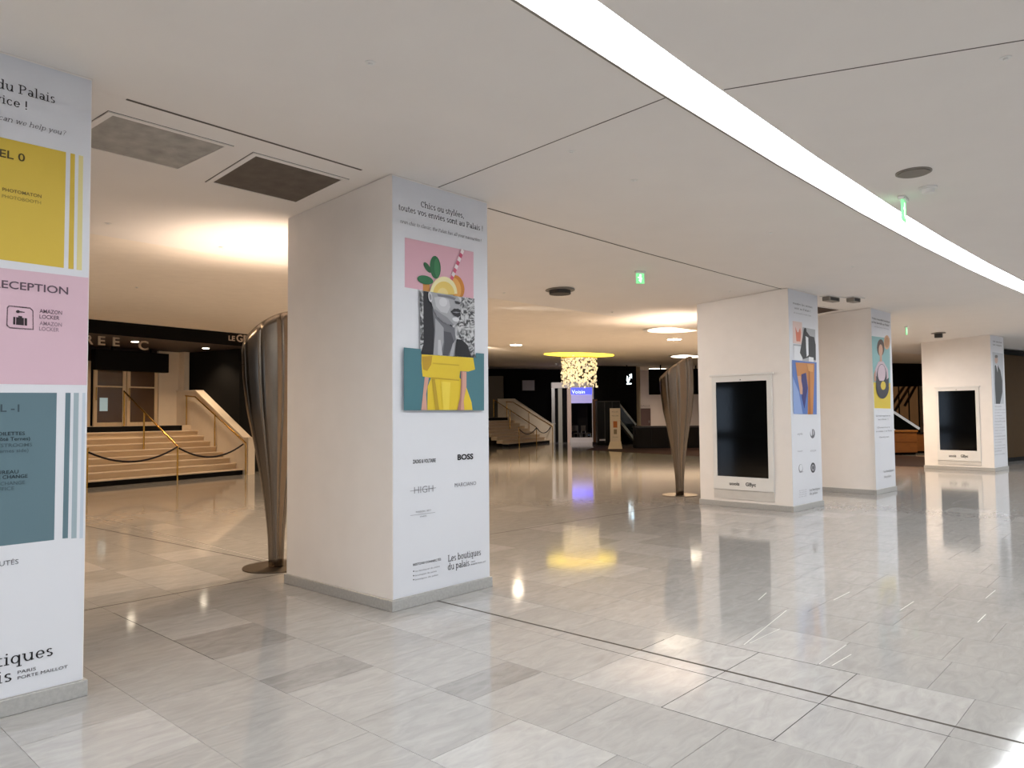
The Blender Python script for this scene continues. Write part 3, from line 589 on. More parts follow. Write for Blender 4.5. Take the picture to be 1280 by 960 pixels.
# ================================================================== STEEL TORCHERES
def torchere(p, label):
    t = thing('torchere', label, 'floor lamp', (p.x, p.y, 0), 0, 'steel torcheres beside the pillars')
    MB().disc((0, 0), .33, 0, .012, 40).build('base_plate', STEELD, t)
    prof = [(0.012, .076), (.33, .086), (.65, .116), (.98, .165), (1.3, .222), (1.62, .285), (1.95, .322), (2.27, .330), (2.62, .312)]
    def rad(z):
        for (a, ra), (c, rc) in zip(prof, prof[1:]):
            if z <= c: f = (z - a) / (c - a); return ra + (rc - ra) * f
        return prof[-1][1]
    NF, q, m = 10, 4, 30; b = MB()
    for f in range(NF):
        vs = []
        for j in range(m + 1):
            for k in range(q + 1):
                a0, a1 = 2 * PI * (f + .3) / NF, 2 * PI * (f + 1.3) / NF; a = a0 + (a1 - a0) * k / q
                zt = 2.42 + .22 * math.cos(a + .55); z = .012 + (zt - .012) * (j / m)
                r = rad(z) * (math.cos(PI / NF) / math.cos(a - (a0 + a1) / 2) * .5 + .5); cx = -.03 * (z / 2.4) ** 1.5
                vs.append((cx + r * math.cos(a), r * .92 * math.sin(a), z))
        n = q + 1; b.add(vs, [(j * n + k, j * n + k + 1, (j + 1) * n + k + 1, (j + 1) * n + k) for j in range(m) for k in range(q)], None, True)
    o = b.build('fluted_body', STEEL, t); sol = o.modifiers.new('thickness', 'SOLIDIFY'); sol.thickness = .006; sol.offset = -1
    MB().disc((-.04, 0), .2, 1.9, 1.93, 24).build('lamp', mat('torchere_lamp', 'fff0dc', .5, emit=12, ecol=WARM), t)
    lamp('uplight', (-.05, 0, 2.05), 125, (1, .79, .62), .15, math.radians(165), (PI, 0, 0), t, .9)
    return t
p = atz(345, 709); torchere(p, 'brushed steel vase-shaped torchere behind the fruit poster pillar')
p = atz(850, 619); torchere(p, 'brushed steel vase-shaped torchere beside the orange trousers pillar')
# ================================================================== CEILING FIXTURES
def vent(corners, grille, label):
    q = [on_ceiling(*c) for c in corners]      # far-left, near... around the panel
    t = thing('ceiling_vent', label, 'vent', q[0], 0, 'square ceiling vents')
    c0 = q[0]; ex, ey = q[1] - q[0], q[3] - q[0]; n = ex.cross(ey).normalized()
    if n.z > 0: n = -n
    def pt(a, d, k): return ex * a + ey * d + n * k
    def slab(b, a0, a1, d0, d1, k0, k1): b.hull([pt(a0, d0, k0), pt(a1, d0, k0), pt(a1, d1, k0), pt(a0, d1, k0)], [pt(a0, d0, k1), pt(a1, d0, k1), pt(a1, d1, k1), pt(a0, d1, k1)])
    b = MB(); slab(b, 0, 1, 0, 1, 0, .004); b.build('grille', grille, t)
    fw = .055
    for a0, a1, d0, d1 in ((-fw, 1 + fw, -fw, 0), (-fw, 1 + fw, 1, 1 + fw), (-fw, 0, 0, 1), (1, 1 + fw, 0, 1)):
        b = MB(); slab(b, a0, a1, d0, d1, 0, .008); b.build('frame', CEIL, t)
    fb = .062
    b = MB(); slab(b, -fb, 1 + fb, -fb, 1 + fb, -.002, .0015); b.build('shadow_line', GAP, t)
G1 = mat('grey_filter', 'a8a49e', .9, noise=.22, nscale=9); G2 = mat('brown_filter', '685e55', .95, noise=.18, nscale=9)
vent([(141, 143), (281, 182), (228, 217), (86, 177)], G1, 'light grey square ceiling vent near the left pillar')
vent([(320, 194), (427, 224), (370, 252), (266, 227)], G2, 'dark brown square ceiling vent beside the fruit poster pillar')
vent([(1010, 381.5), (1050, 387), (1019, 393), (980, 387)], mat('brown_filter_far', '4a3a30', .95, noise=.1), 'small dark ceiling vent between the two middle pillars')
def cdisc(name, px, r, h, m, label, cat, group=None, emit=None, z=None):
    p = on_ceiling(*px); t = thing(name, label, cat, p, 0, group)
    return p, t
p, t = cdisc('ceiling_grille', (1142, 215), 0, 0, None, 'round grey grille in the ceiling right of the light strip', 'vent')
MB().disc((0, 0), .135, -.008, -.0004).build('rim', MIDG, t); MB().disc((0, 0), .118, -.016, -.008).build('grille', mat('grille_grey', '857e76', .7), t)
p, t = cdisc('smoke_detector', (1160, 234), 0, 0, None, 'small white detector beside the round ceiling grille', 'detector')
MB().disc((0, 0), .075, -.018, -.0004).build('plate', PLASTIC, t); MB().disc((0, 0), .05, -.055, -.018).build('head', PLASTIC, t)
p, t = cdisc('smoke_detector', (700, 362), 0, 0, None, 'round detector in the ceiling left of the green exit sign', 'detector')
MB().disc((0, 0), .22, -.015, -.0004).build('plate', MIDG, t); MB().disc((0, 0), .16, -.07, -.015).build('head', DGREY, t)
p, t = cdisc('smoke_detector', (1173, 416), 0, 0, None, 'tiny dark detector above the farthest pillar', 'detector')
MB().disc((0, 0), .16, -.02, -.0004).build('plate', MIDG, t); MB().disc((0, 0), .09, -.12, -.02).build('head', DGREY, t)
for px, wd, lab in (((1040, 371), .46, 'larger spotlight box under the ceiling beside the screen pillar'), ((1068, 372), .36, 'smaller spotlight box under the ceiling beside the screen pillar')):
    p = on_ceiling(*px); t = thing('spotlight', lab, 'spotlight', p, .65, 'spotlight boxes under the ceiling')
    MB().box(-wd / 2, wd / 2, -.09, .09, -.012, -.0004).build('mounting_plate', PLASTIC, t)
    MB().box(-wd / 2 + .03, wd / 2 - .1, -.07, .07, -.085, -.012, bev=.01).build('housing', MIDG, t); MB().box(-wd / 2 + .06, wd / 2 - .14, -.072, -.07, -.075, -.03).build('lens', DGREY, t)
spk = [((463, 78), 'above and left of the fruit poster pillar'), ((793, 225), 'left of the light strip in mid ceiling'), ((963, 291), 'right of the long ceiling gap'), ((1066, 333), 'above the two spotlight boxes'), ((714, 189), 'under the straight ceiling joint'), ((135, 279), 'behind the light grey vent'), ((171, 359), 'in the plaster above the letters'), ((277, 309), 'in the glow over the left torchere'), ((912, 364), 'over the orange trousers pillar'), ((630, 366), 'just right of the fruit poster pillar'), ((765, 390), 'above the chandelier'), ((1257, 72), 'at the upper right corner')]
for k, (px, sl_) in enumerate(spk):
    p = on_ceiling(*px); t = thing('sprinkler', 'tiny sprinkler cap in the ceiling ' + sl_, 'sprinkler', p, 0, 'sprinkler caps in the ceiling')
    MB().disc((0, 0), .03, -.004, -.0004, 16).build('plate', PLASTIC, t); MB().disc((0, 0), .012, -.014, -.004, 10).build('nozzle', PLASTIC, t)
GREEN = mat('exit_green', '3fae62', .4, emit=.7, ecol=(.35, 1, .45)); GREENW = mat('exit_white', 'eafff0', .4, emit=1.4, ecol=(.85, 1, .88))
def exit_sign(px, hgt, wd, rz, label):
    p = on_ceiling(*px); t = thing('exit_sign', label, 'exit sign', p, rz, 'green exit signs under the ceiling')
    MB().box(-wd * .6, wd * .6, -.03, .03, -.03, -.0004, bev=.004).build('mount', PLASTIC, t)
    pl = MB().box(-wd / 2, wd / 2, -.008, .008, -.03 - hgt, -.03).build('plate', GREEN, t)
    for sg in (-1, 1):
        b = MB(); y = sg * .0092; z = -.03 - hgt
        for q in ([(-.1, .62), (.12, .62), (.12, .9), (-.1, .9)], [(-.22, .3), (.05, .62), (.2, .55), (-.05, .2)], [(-.05, .1), (.08, .12), (.18, .5), (.05, .5)], [(-.34, .55), (-.3, .65), (.1, .6), (.1, .5)]):
            b.add([(a * wd, y, z + d * hgt) for a, d in q], [(0, 1, 2, 3)])
        b.build('running_figure', GREENW, pl)
exit_sign((800, 339), .14, .12, .3, 'green exit sign under the ceiling left of the orange trousers pillar')
exit_sign((1129, 247), .19, .15, .9, 'green exit sign hanging in front of the light strip')
exit_sign((1133, 408), .16, .10, .9, 'small green exit sign far away between the two right pillars')
# --- downlights
def downlight(px, r, lab, e, spot=2.1, group='warm downlights in the rear ceiling', p=None, em=25, col=WARM):
    p = p or on_ceiling(*px); t = thing('downlight', lab, 'light', p, 0, group)
    MB().disc((0, 0), r * 1.18, -.006, -.0004, 40).build('trim_ring', PLASTIC, t)
    MB().disc((0, 0), r, -.012, -.006, 40).build('glowing_disc', mat('downlight_glow_%d' % em, 'fff3e0', .5, emit=em, ecol=(1, .86, .66)), t)
    if e: lamp('downlight_beam', (0, 0, -.03), e, col, .06, spot, (0, 0, 0), t, .7)
downlight((645, 431), .17, 'small round downlight above the far staircase', 1000, spot=2.75)
downlight((843, 424), .17, 'small round downlight below the big light disc', 900, spot=2.75)
downlight((842, 412), .56, 'large glowing round ceiling light beside the orange trousers pillar', 0, em=2)
downlight((864, 445), .72, 'far large glowing ceiling light behind the torchere', 0, em=5)
WIDE = 2.75
for px, e, lb in (((395, 345), 330, 'hidden close behind the fruit poster pillar'), ((470, 385), 330, 'hidden farther behind the fruit poster pillar'), ((560, 400), 330, 'hidden far behind the fruit poster pillar'), ((430, 425), 200, 'in front of the near staircase'), ((60, 300), 190, 'hidden close behind the directory pillar'), ((40, 362), 220, 'hidden far behind the directory pillar'),
                  ((930, 425), 330, 'hidden behind the screen pillar'), ((1050, 432), 330, 'hidden behind the handbag poster pillar'), ((1190, 447), 300, 'hidden behind the farthest pillar'), ((900, 450), 260, 'hidden far behind the screen pillar')):
    downlight(px, .1, 'added small warm downlight in the rear ceiling ' + lb, e * 1.08, em=20, spot=WIDE)  # unseen downlights added to brighten the rear hall and pillar sides
for s_, v_, lb in ((-7.5, -1.0, 'nearer'), (-11.5, 1.5, 'farther')):
    q = sv(s_, v_); downlight(None, .1, 'added small neutral downlight out of view on the left, the %s one' % lb, 260, p=Vector((q.x, q.y, cz(v_))), em=20, spot=WIDE, col=(1, .88, .76))  # unseen pair added to light the left faces of the pillars
def aimed(src, dst, e, label, col=(1, .93, .87)):  # added spotlights that brighten the pillar sides, far stairs and kiosk
    t = thing('spotlight', label, 'spotlight', src, 0, 'added ceiling spotlights')
    MB().disc((0, 0), .09, -.006, -.0004, 24).build('mounting_plate', PLASTIC, t); MB().tube([(0, 0, -.006), (0, 0, -.09)], .05, 16).build('barrel', PLASTIC, t)
    d = dst - src - Vector((0, 0, -.12)); lamp('added_spot_beam', (0, 0, -.12), e, col, .05, 1.15, d.to_track_quat('-Z', 'Y').to_euler(), t, 1.0)
def facepoint(i, y, z): c, ux, vx, *_ = pil[i]; return c + vx * y + Vector((0, 0, z))
aimed(on_ceiling(585, 385), facepoint(2, .8, 1.5), 300, 'added ceiling spotlight hidden behind the fruit poster pillar')
aimed(on_ceiling(1070, 425), facepoint(4, .8, 1.5), 180, 'added ceiling spotlight hidden behind the handbag poster pillar')
aimed(Vector((*sv(-6.2, .9).xy, cz(.9))), facepoint(1, .8, 1.6), 560, 'added ceiling spotlight left of the directory pillar')
# ================================================================== CHANDELIER
p = on_ceiling(723.5, 443); dist = p.y
t = thing('chandelier', 'cylindrical chandelier of pale glowing petals under a yellow ceiling disc', 'chandelier', p)
RD = 43.5 * dist / FPX; RC = 22.5 * dist / FPX; HC = 38 * dist / FPX
YEL = mat('yellow_glow', 'e8d21c', .5, emit=2.6, ecol=(1, .70, .06))
tilt = .0433
b = MB(); n = 48
lo = [(RD * math.cos(2 * PI * k / n), RD * math.sin(2 * PI * k / n)) for k in range(n)]
vvx = _n0
b.hull([(x, y, (x * vvx.x + y * vvx.y) * tilt - .03) for x, y in lo], [(x, y, (x * vvx.x + y * vvx.y) * tilt - .002) for x, y in lo]); b.build('yellow_disc', YEL, t)
MB().disc((0, 0), RC * 1.02, -.16, -.12).build('hanging_plate', mat('chandelier_plate', 'd8c58a', .3, .5), t)
PET = mat('petal_glass', 'fbeed2', .4, emit=.55, ecol=(1, .86, .6))
rr = random.Random(11); b = MB()
for k in range(520):
    a = rr.uniform(0, 2 * PI); z = -.1 - HC * rr.random() ** .9; rad = RC * (rr.uniform(.86, 1.0) if rr.random() < .8 else rr.uniform(.3, .85))
    if -z > HC * .92 and rr.random() < .6: continue
    c = Vector((rad * math.cos(a), rad * math.sin(a), z)); r = rr.uniform(.035, .06)
    nn = Vector((math.cos(a) + rr.uniform(-.7, .7), math.sin(a) + rr.uniform(-.7, .7), rr.uniform(-.6, .6))).normalized(); e1 = nn.cross(Vector((0, 0, 1))).normalized(); e2 = nn.cross(e1)
    ring = [c + e1 * (r * math.cos(q * PI / 3)) + e2 * (r * math.sin(q * PI / 3)) for q in range(6)]
    b.add(ring + [c + nn * r * .35, c - nn * r * .1], [(q, (q + 1) % 6, 6) for q in range(6)] + [((q + 1) % 6, q, 7) for q in range(6)])
b.build('petals', PET, t, 'stuff')
b = MB()
for k in range(40):
    a = 2 * PI * k / 40; b.beam((RC * .95 * math.cos(a), RC * .95 * math.sin(a), -.13), (RC * .95 * math.cos(a), RC * .95 * math.sin(a), -HC), .006, .006)
b.build('hanging_wires', ALU, t)
# ================================================================== STAIRS
RISER = mat('stair_riser_stone', 'cdb594', .45, noise=.08, nscale=5, stretch=(.6, 1, 9))
def stairs(Bp, th, width, label, doors=True, sc_=1.0):
    NS, R, T = 8, .15, .285; LZ = 1.35; LV = NS * T; D = 3.0
    S = thing('staircase', label, 'stairs', (Bp.x, Bp.y, 0), th, 'stone staircases'); S.scale = (sc_,) * 3
    for k in range(NS):
        MB().box(-width, 0 if k else 0, k * T, LV + .02 if k == NS - 1 else (k + 1) * T + .02, 0 if k == 0 else k * R - .0, (k + 1) * R - .03, bev=0).build('riser_block', BLACK if k == 0 else RISER, S)
        MB().box(-width, 0, k * T - .032, (k + 1) * T + .0, (k + 1) * R - .03, (k + 1) * R, bev=.004).build('tread', STONE, S)
    MB().box(-width, -.30, LV, LV + .03, NS * R, LZ - .005).build('landing_riser', BLACK, S)
    MB().box(-width, .25, LV + .03, D + 1.2, 0, LZ).build('landing', STONE, S)
    # right balustrade, a sloped solid wall ending in a pier
    b = MB(); lo = [(0, -.22, 0), (.2, -.22, 0)]
    prof = [(-.22, .0), (D, .0), (D, 2.33), (2.08, 2.33), (-.02, .985), (-.22, .985)]
    b.hull([(0.0, y, z) for y, z in prof], [(.22, y, z) for y, z in prof]); b.build('balustrade', CREAM, S)
    b = MB(); b.beam((.11, D, 2.345), (.11, 2.07, 2.345), .27, .03); b.beam((.11, 2.09, 2.345), (.11, -.03, .998), .27, .03); b.beam((.11, -.02, .998), (.11, -.245, .998), .27, .03); b.build('coping', CREAM, S)
    # handrail on the balustrade
    r = MB(); r.tube([(-.05, -.18, .86), (-.05, 2.05, 2.16), (-.05, 2.5, 2.2)], .02); r.build('handrail', BRASS, S)
    for y, z0, z1 in ((-.18, 0, .86), (1.15, .75, 1.66), (2.45, LZ, 2.2)): MB().tube([(-.05, y, z0), (-.05, y, z1)], .018).build('rail_post', BRASS, S)
    # centre handrail
    MB().tube([(-2.0, -.07, .845), (-2.0, 2.32, 2.285)], .022).build('handrail', BRASS, S)
    for y, z0, z1 in ((-.07, 0, .85), (1.38, .75, 1.72), (2.3, LZ, 2.28)): MB().tube([(-2.0, y, z0), (-2.0, y, z1)], .022).build('rail_post', BRASS, S)
    MB().tube([(-4.23, -.09, 0), (-4.23, -.09, .9)], .022).build('rail_post', BRASS, S)
    for x0, x1 in ((-4.2, -2.03), (-1.97, -.06)):
        pts = [(x0 + (x1 - x0) * k / 14, -.09, .80 - .28 * (1 - ((k - 7) / 7) ** 2) + .03 * k / 14) for k in range(15)]
        MB().tube(pts, .022).build('barrier_rope', ROPE, S)
    return S
BS = Vector((-7.366, 20.272, 0)); TS = math.radians(58)
stairs(BS, TS, 8.0, 'wide stone staircase with brass rails on the left behind the front pillars')
B2 = atz(687, 553.3); stairs(B2, math.radians(66), 5.3, 'distant stone staircase with sloping balustrade below the chandelier', sc_=1.06)
aimed(on_ceiling(598, 432), B2 + Vector((-1.2, .2, 1.0)), 900, 'added ceiling spotlight facing the distant staircase', (1, .84, .68))
# walls round the near staircase
us = Vector((math.cos(TS), math.sin(TS), 0)); vs_ = Vector((-us.y, us.x, 0))
def place(o): o.location = BS; o.rotation_euler = (0, 0, TS); return o
def sstruct(b, name, m=None): o = b.build(name, m); o['kind'] = 'structure'; return place(o)
b = MB(); b.box(-.57, .21, 3.0, 3.2, 1.35, 3.5, CREAM); sstruct(b, 'wall_stair_end')
b = MB(); b.box(.05, .215, 2.72, 2.995, 2.36, 3.5, CREAM); sstruct(b, 'trim_5')
b = MB(); b.box(-9, -.57, 3.1, 3.2, 3.1, 3.5, DARKB); sstruct(b, 'wall_above_doors')
b = MB(); b.box(.26, 11.5, .5, 6, 0, 3.49, BLACK); sstruct(b, 'wall_stair_side')
b = MB(); b.box(-9, 11.5, 0, 6.2, 3.5, 3.52, DARKB); sstruct(b, 'ceiling_over_stairs')
b = MB(); b.box(-12, 11.3, -.02, .0, 3.5, 3.86, BLACK); sstruct(b, 'trim_6')
b = MB(); b.box(-9, .2, 6.2, 6.3, 0, 3.5, DARKB); sstruct(b, 'wall_behind_doors')
def sthing(name, label, cat, x, y, z=0.0, group=None):
    q = BS + us * x + vs_ * y; return thing(name, label, cat, (q.x, q.y, z), TS, group)
# doors behind the landing
dl = ['timber framed glass door at the top of the near stairs, right leaf', 'timber framed glass door at the top of the near stairs, left leaf', 'timber framed glass door half hidden by the directory pillar']
for k, (x0, x1) in enumerate(((-1.5, -.58), (-2.42, -1.52), (-3.45, -2.5), (-4.4, -3.5))):
    t = sthing('glass_door', dl[k] if k < 3 else 'timber framed glass door behind the directory pillar', 'door', x0, 3.02, 1.35, 'doors at the top of the stairs')
    wd = x1 - x0; f = .1
    for a, c, z0, z1 in ((0, f, 0, 1.75), (wd - f, wd, 0, 1.75), (f, wd - f, 0, .1), (f, wd - f, 1.65, 1.75), (f, wd - f, 1.06, 1.10)): MB().box(a, c, 0, .05, z0, z1, bev=.004).build('door_frame', WOODP, t)
    for z0, z1 in ((.1, 1.06), (1.10, 1.65)): MB().box(f, wd - f, .02, .03, z0, z1).build('pane', GLASSB, t)
    MB().tube([(f * .5, -.04, .7), (f * .5, -.04, 1.05)], .012).build('handle', BRASS, t)
t = sthing('door_reflection', 'pale blue reflection on the glass door by the stairs, built as a sheet', 'door_reflection', -2.25, 3.034, 0)  # bluish reflection in the pane, drawn as a faintly glowing sheet
MB().box(0, .22, -.002, 0, 1.76, 2.12).build('reflection_sheet', mat('pale_blue_reflection', 'b8d4dc', .5, emit=.25), t)
t = sthing('sign_box', 'black box hanging over the glass doors', 'sign', -2.64, 2.55, 2.85)
MB().box(0, 2.09, 0, .22, 0, .54, bev=.006).build('casing', BLACK, t); MB().box(.02, 2.07, -.004, 0, .02, .52).build('front_panel', BLACK, t)
for sx in (.5, 1.6): MB().box(sx - .02, sx + .02, .09, .13, .54, .655).build('hanger', BLACK, t)
# letters under the fascia
LET = mat('letter_metal', 'c9b8a2', .4, .2)
for ch, x0, x1 in (('N', -4.77, -4.6), ('T', -4.38, -4.22), ('R', -4.04, -3.87), ('E', -3.75, -3.59), ('E', -3.40, -3.24), ('C', -2.76, -2.51)):
    t = sthing('metal_letter', 'metal letter %s hanging under the black band over the stairs' % ch if ch != 'E' else ('metal letter E next to the R over the stairs' if x0 < -3.6 else 'metal letter E nearest the C over the stairs'), 'letter', x0, (.4), 3.29 if ch != 'C' else 3.25, 'metal letters over the stairs')
    lettering(t, ch, 0, x1 - x0, 0, .205 if ch != 'C' else .22, LET, y=0, bold=.02, depth=.03, name='letter_face')
t = sthing('metal_sign', 'pale lettering on the black band to the left of the steel torchere', 'sign', -.5, -.03, 3.6)
lettering(t, 'LE', 0, .2, .03, .13, mat('sign_letter', 'c9b9a8', .4), y=0, bold=.02, depth=.008); lettering(t, 'GRAND', .25, 1.3, .02, .19, mat('sign_letter', 'c9b9a8', .4), y=0, bold=.02, depth=.008); lettering(t, 'AMPHITHÉÂTRE', 1.4, 3.2, .03, .16, mat('sign_letter', 'c9b9a8', .4), y=0, depth=.008)
for x, y, e, lb in ((-2.5, 1.0, 120, 'beside the letter C'), (-.32, 1.2, 120, 'left of the pale lettering'), (-4.8, 1.0, 120, 'added and hidden by the directory pillar')):
    q = BS + us * x + vs_ * y; downlight(None, .085, 'small downlight in the dark ceiling over the stairs ' + lb, e, p=Vector((q.x, q.y, 3.5)), group='downlights over the stairs', em=20)  # the lamp behind the directory pillar is an unseen addition
# ================================================================== FAR SIDE OF THE HALL
def ext(x0, x1, yt, yb, Y):
    a, c = aty(x0, yb, Y), aty(x1, yt, Y); zt = aty((x0 + x1) / 2, yt, Y).z; zb = aty((x0 + x1) / 2, yb, Y).z
    return a.x, c.x, zb, zt
def ceil_at(x, y): return cz(to_sv(Vector((x, y, 0)))[1])
# dark carpet in front of the shops
CARP = mat('dark_carpet', '3a221c', .9, noise=.15, nscale=30)
q = [atz(733, 562.5), atz(873, 570.5), atz(1121, 582.5), atz(1154, 583.6), Vector((14.4, 24.5, 0)), Vector((12.8, 28.8, 0)), Vector((8.6, 33.2, 0)), Vector((4.4, 37, 0))]
b = MB(); b.hull([(p.x, p.y, 0.0003) for p in q], [(p.x, p.y, .006) for p in q]); o = b.build('carpet', CARP); tag(o, 'dark brown carpet on the far floor in front of the shops', 'carpet')
# kiosk with blue sign
Y = 41.5; x0, x1, zb, zt = ext(690, 741, 479, 552, Y)
t = thing('kiosk', 'white framed kiosk with blue glowing sign under the chandelier', 'kiosk', ((x0 + x1) / 2, Y, 0)); W = (x1 - x0) / 2
KW = mat('kiosk_white', 'dcd6d8', .4); BLUE = mat('blue_glow', '2a33d8', .4, emit=2.2, ecol=(.05, .06, 1)); LAV = mat('lavender_panel', 'b9b2dc', .4, emit=.35, ecol=(.5, .45, 1))
fx = lambda px: (px - 690) / 51 * 2 * W - W
fz = lambda py: aty(715, py, Y).z
MB().box(-W, W, -.1, .5, fz(485), fz(478)).build('header', KW, t)
for a, c, m in ((690, 694, ALU), (698, 703, mat('kiosk_grey', 'a9a7a0', .4)), (709, 714, mat('kiosk_pink', 'e0c6bc', .4)), (739.6, 741.5, KW)): MB().box(fx(a), fx(c), -.06, .06, 0, fz(485)).build('post', m, t)
MB().box(fx(714), fx(739.6), .02, .06, fz(504), fz(493)).build('sign_panel', LAV, t)
pn = MB().box(fx(714), fx(739.6), .0, .06, fz(493), fz(485)).build('blue_sign', BLUE, t)
lettering(pn, 'Voisin', fx(715), fx(731), fz(492), .2, mat('sign_blue_letter', '6f78ff', .4, emit=4, ecol=(.3, .35, 1)), y=-.01)
MB().box(fx(703), fx(709), .3, .4, 0, fz(485)).build('dark_side', BLACK, t); MB().box(fx(694), fx(698), .3, .4, 0, fz(485)).build('dark_side', BLACK, t)
MB().box(fx(714), fx(739.6), 2.4, 2.5, 0, fz(504)).build('rear_panel', BLACK, t); MB().box(fx(712), fx(741), -.25, .1, 0, fz(547)).build('step', KW, t)
aimed(Vector((2.2, 36.5, ceil_at(2.2, 36.5))), Vector(((x0 + x1) / 2, Y, 1.6)), 420, 'added ceiling spotlight in front of the kiosk')
# chair silhouettes inside the kiosk
for cx in (-.05, .55):
    k = thing('cafe_chair', 'dark chair inside the kiosk, %s' % ('left one' if cx < 0 else 'right one'), 'chair', ((x0 + x1) / 2 + cx + .35, Y + 1.4, 0), .3 + cx, 'chairs inside the kiosk')
    for a in (-.2, .2):
        for c in (-.2, .2): MB().beam((a, c, 0), (a * .9, c * .9, .45), .03, .03).build('leg', ALU, k)
    MB().box(-.22, .22, -.22, .22, .45, .49, bev=.01).build('seat', DGREY, k); MB().box(-.22, .22, .19, .22, .6, .92, bev=.01).build('backrest', DGREY, k)
    for a in (-.19, .19): MB().beam((a, .2, .49), (a, .205, .62), .03, .03).build('back_post', ALU, k)
# grey framed panel on the dark wall left of the kiosk
Y = 46; x0, x1, zb, zt = ext(652.5, 668.5, 475, 488.5, Y)
t = thing('hanging_screen', 'grey screen on the dark wall over the distant stairs', 'screen', ((x0 + x1) / 2, Y, zb)); W = (x1 - x0) / 2
MB().box(-W, W, 0, .08, 0, zt - zb, bev=.01).build('casing', DGREY, t); MB().box(-W + .03, W - .03, -.01, 0, .03, zt - zb - .03).build('display', mat('dim_screen', '77707a', .4), t)
MB().box(-.03, .03, .08, 1.2, .25, .32).build('bracket', DGREY, t)
# dark wall blocks and shop fronts
def block(name, x0, x1, yt, yb, Y, dep, m, ground=True):
    a, c, zb, zt = ext(x0, x1, yt, yb, Y); b = MB(); b.box(a, c, Y, Y + dep, 0 if ground else zb, zt, m); return struct(b, name)
block('wall_far_left', 560, 700, 461, 552, 47.5, .2, BLACK)
block('wall_far_shop', 744, 795, 457, 556, 39.0, .3, BLACK)
block('wall_far_return', 600, 629, 470, 560, 43, 1, mat('dim_olive', '4a4032', .6))
# timber post
Y = 38.6; a, c, zb, zt = ext(741.5, 746.5, 499, 553, Y)
t = thing('timber_post', 'brown timber post between the kiosk and the dark shop front', 'post', ((a + c) / 2, Y, 0))
MB().box(-(c - a) / 2, (c - a) / 2, -.1, .1, 0, zt, bev=.01).build('shaft', mat('brown_timber', '7a5335', .4, noise=.1), t); MB().box(-(c - a) / 2 - .03, (c - a) / 2 + .03, -.13, .13, 0, .12).build('foot', DARKB, t)
# dark glass counter front with frame lines
Y = 37.6; a, c, zb, zt = ext(746.5, 775, 501, 555, Y)
t = thing('glass_showcase', 'dark glass showcase behind the white totem', 'showcase', ((a + c) / 2, Y, 0)); W = (c - a) / 2
MB().box(-W, W, 0, .6, .12, zt - .06).build('glass_body', SATIN, t); MB().box(-W, W, -.01, .62, zt - .06, zt).build('top_rail', DGREY, t); MB().box(-W, W, -.02, .62, 0, .12).build('plinth', BLACK, t)
for f in (-1, -.33, .33, 1): MB().box(f * (W - .02) - .02, f * (W - .02) + .02, -.012, 0, .12, zt - .06).build('mullion', DGREY, t)
for f in (-.3, .3): MB().box(f - .18, f + .12, -.03, -.01, .22, .3).build('price_ticket', KW, t)
# totem
p = atz(769.5, 561); Y = p.y; a, c, zb, zt = ext(763, 776, 510.5, 561, Y); W = (c - a) / 2
t = thing('totem_sign', 'white totem sign with orange emblem standing on the dark carpet', 'sign', (p.x, p.y, .006), -.15)
TW = mat('totem_white', 'd9c8b0', .4)
MB().box(-W * .95, W * .95, -.03, .03, .1, zt, bev=.01).build('panel', TW, t)
b = MB(); b.hull([(-W * 1.35, -.25, 0), (W * 1.2, -.25, 0), (W * 1.2, .2, 0), (-W * 1.35, .2, 0)], [(-W, -.05, .32), (W, -.05, .32), (W, .05, .32), (-W, .05, .32)]); b.build('base', TW, t)
MB().box(-.09, .09, -.036, -.03, zt * .52, zt * .68).build('emblem', ink('b5662c'), t); MB().box(-.07, .07, -.036, -.03, zt * .36, zt * .48).build('emblem', ink('8a7a62'), t)
lettering(t, 'ACCUEIL', -.15, .15, zt * .9, .05, ink('7a6a55'), y=-.034); lettering(t, 'WELCOME', -.15, .15, zt * .8, .05, ink('7a6a55'), y=-.034); lettering(t, 'boutiques', -.12, .12, zt * .28, .04, ink('7a6a55'), y=-.034)
# glowing pictogram sign
Y = 37.2; a, c, zb, zt = ext(773, 794.5, 463, 484, Y)
t = thing('light_sign', 'black hanging sign with glowing white arrow pictogram', 'sign', ((a + c) / 2, Y, zb)); W = (c - a) / 2; hh = zt - zb
MB().box(-W, W, 0, .15, 0, hh, bev=.01).build('casing', BLACK, t); MB().box(-.03, .03, .05, .1, hh, ceil_at(a, Y) - zb - .001).build('hanger', BLACK, t)
GL_ = mat('sign_glow', 'e8f6ff', .4, emit=3.5, ecol=(.8, .95, 1)); b = MB()
for poly in ([(-.05, .28), (.02, .22), (.3, .66), (.22, .72)], [(.12, .74), (.33, .8), (.34, .52)], [(-.1, .4), (.0, .3), (.02, .62), (-.06, .68)], [(-.1, .16), (.3, .18), (.3, .24), (-.1, .23)]): b.add([((x + .06) * W * 1.4, -.004, z * hh) for x, z in poly], [tuple(range(len(poly)))])
b.build('arrow_pictogram', GL_, t)
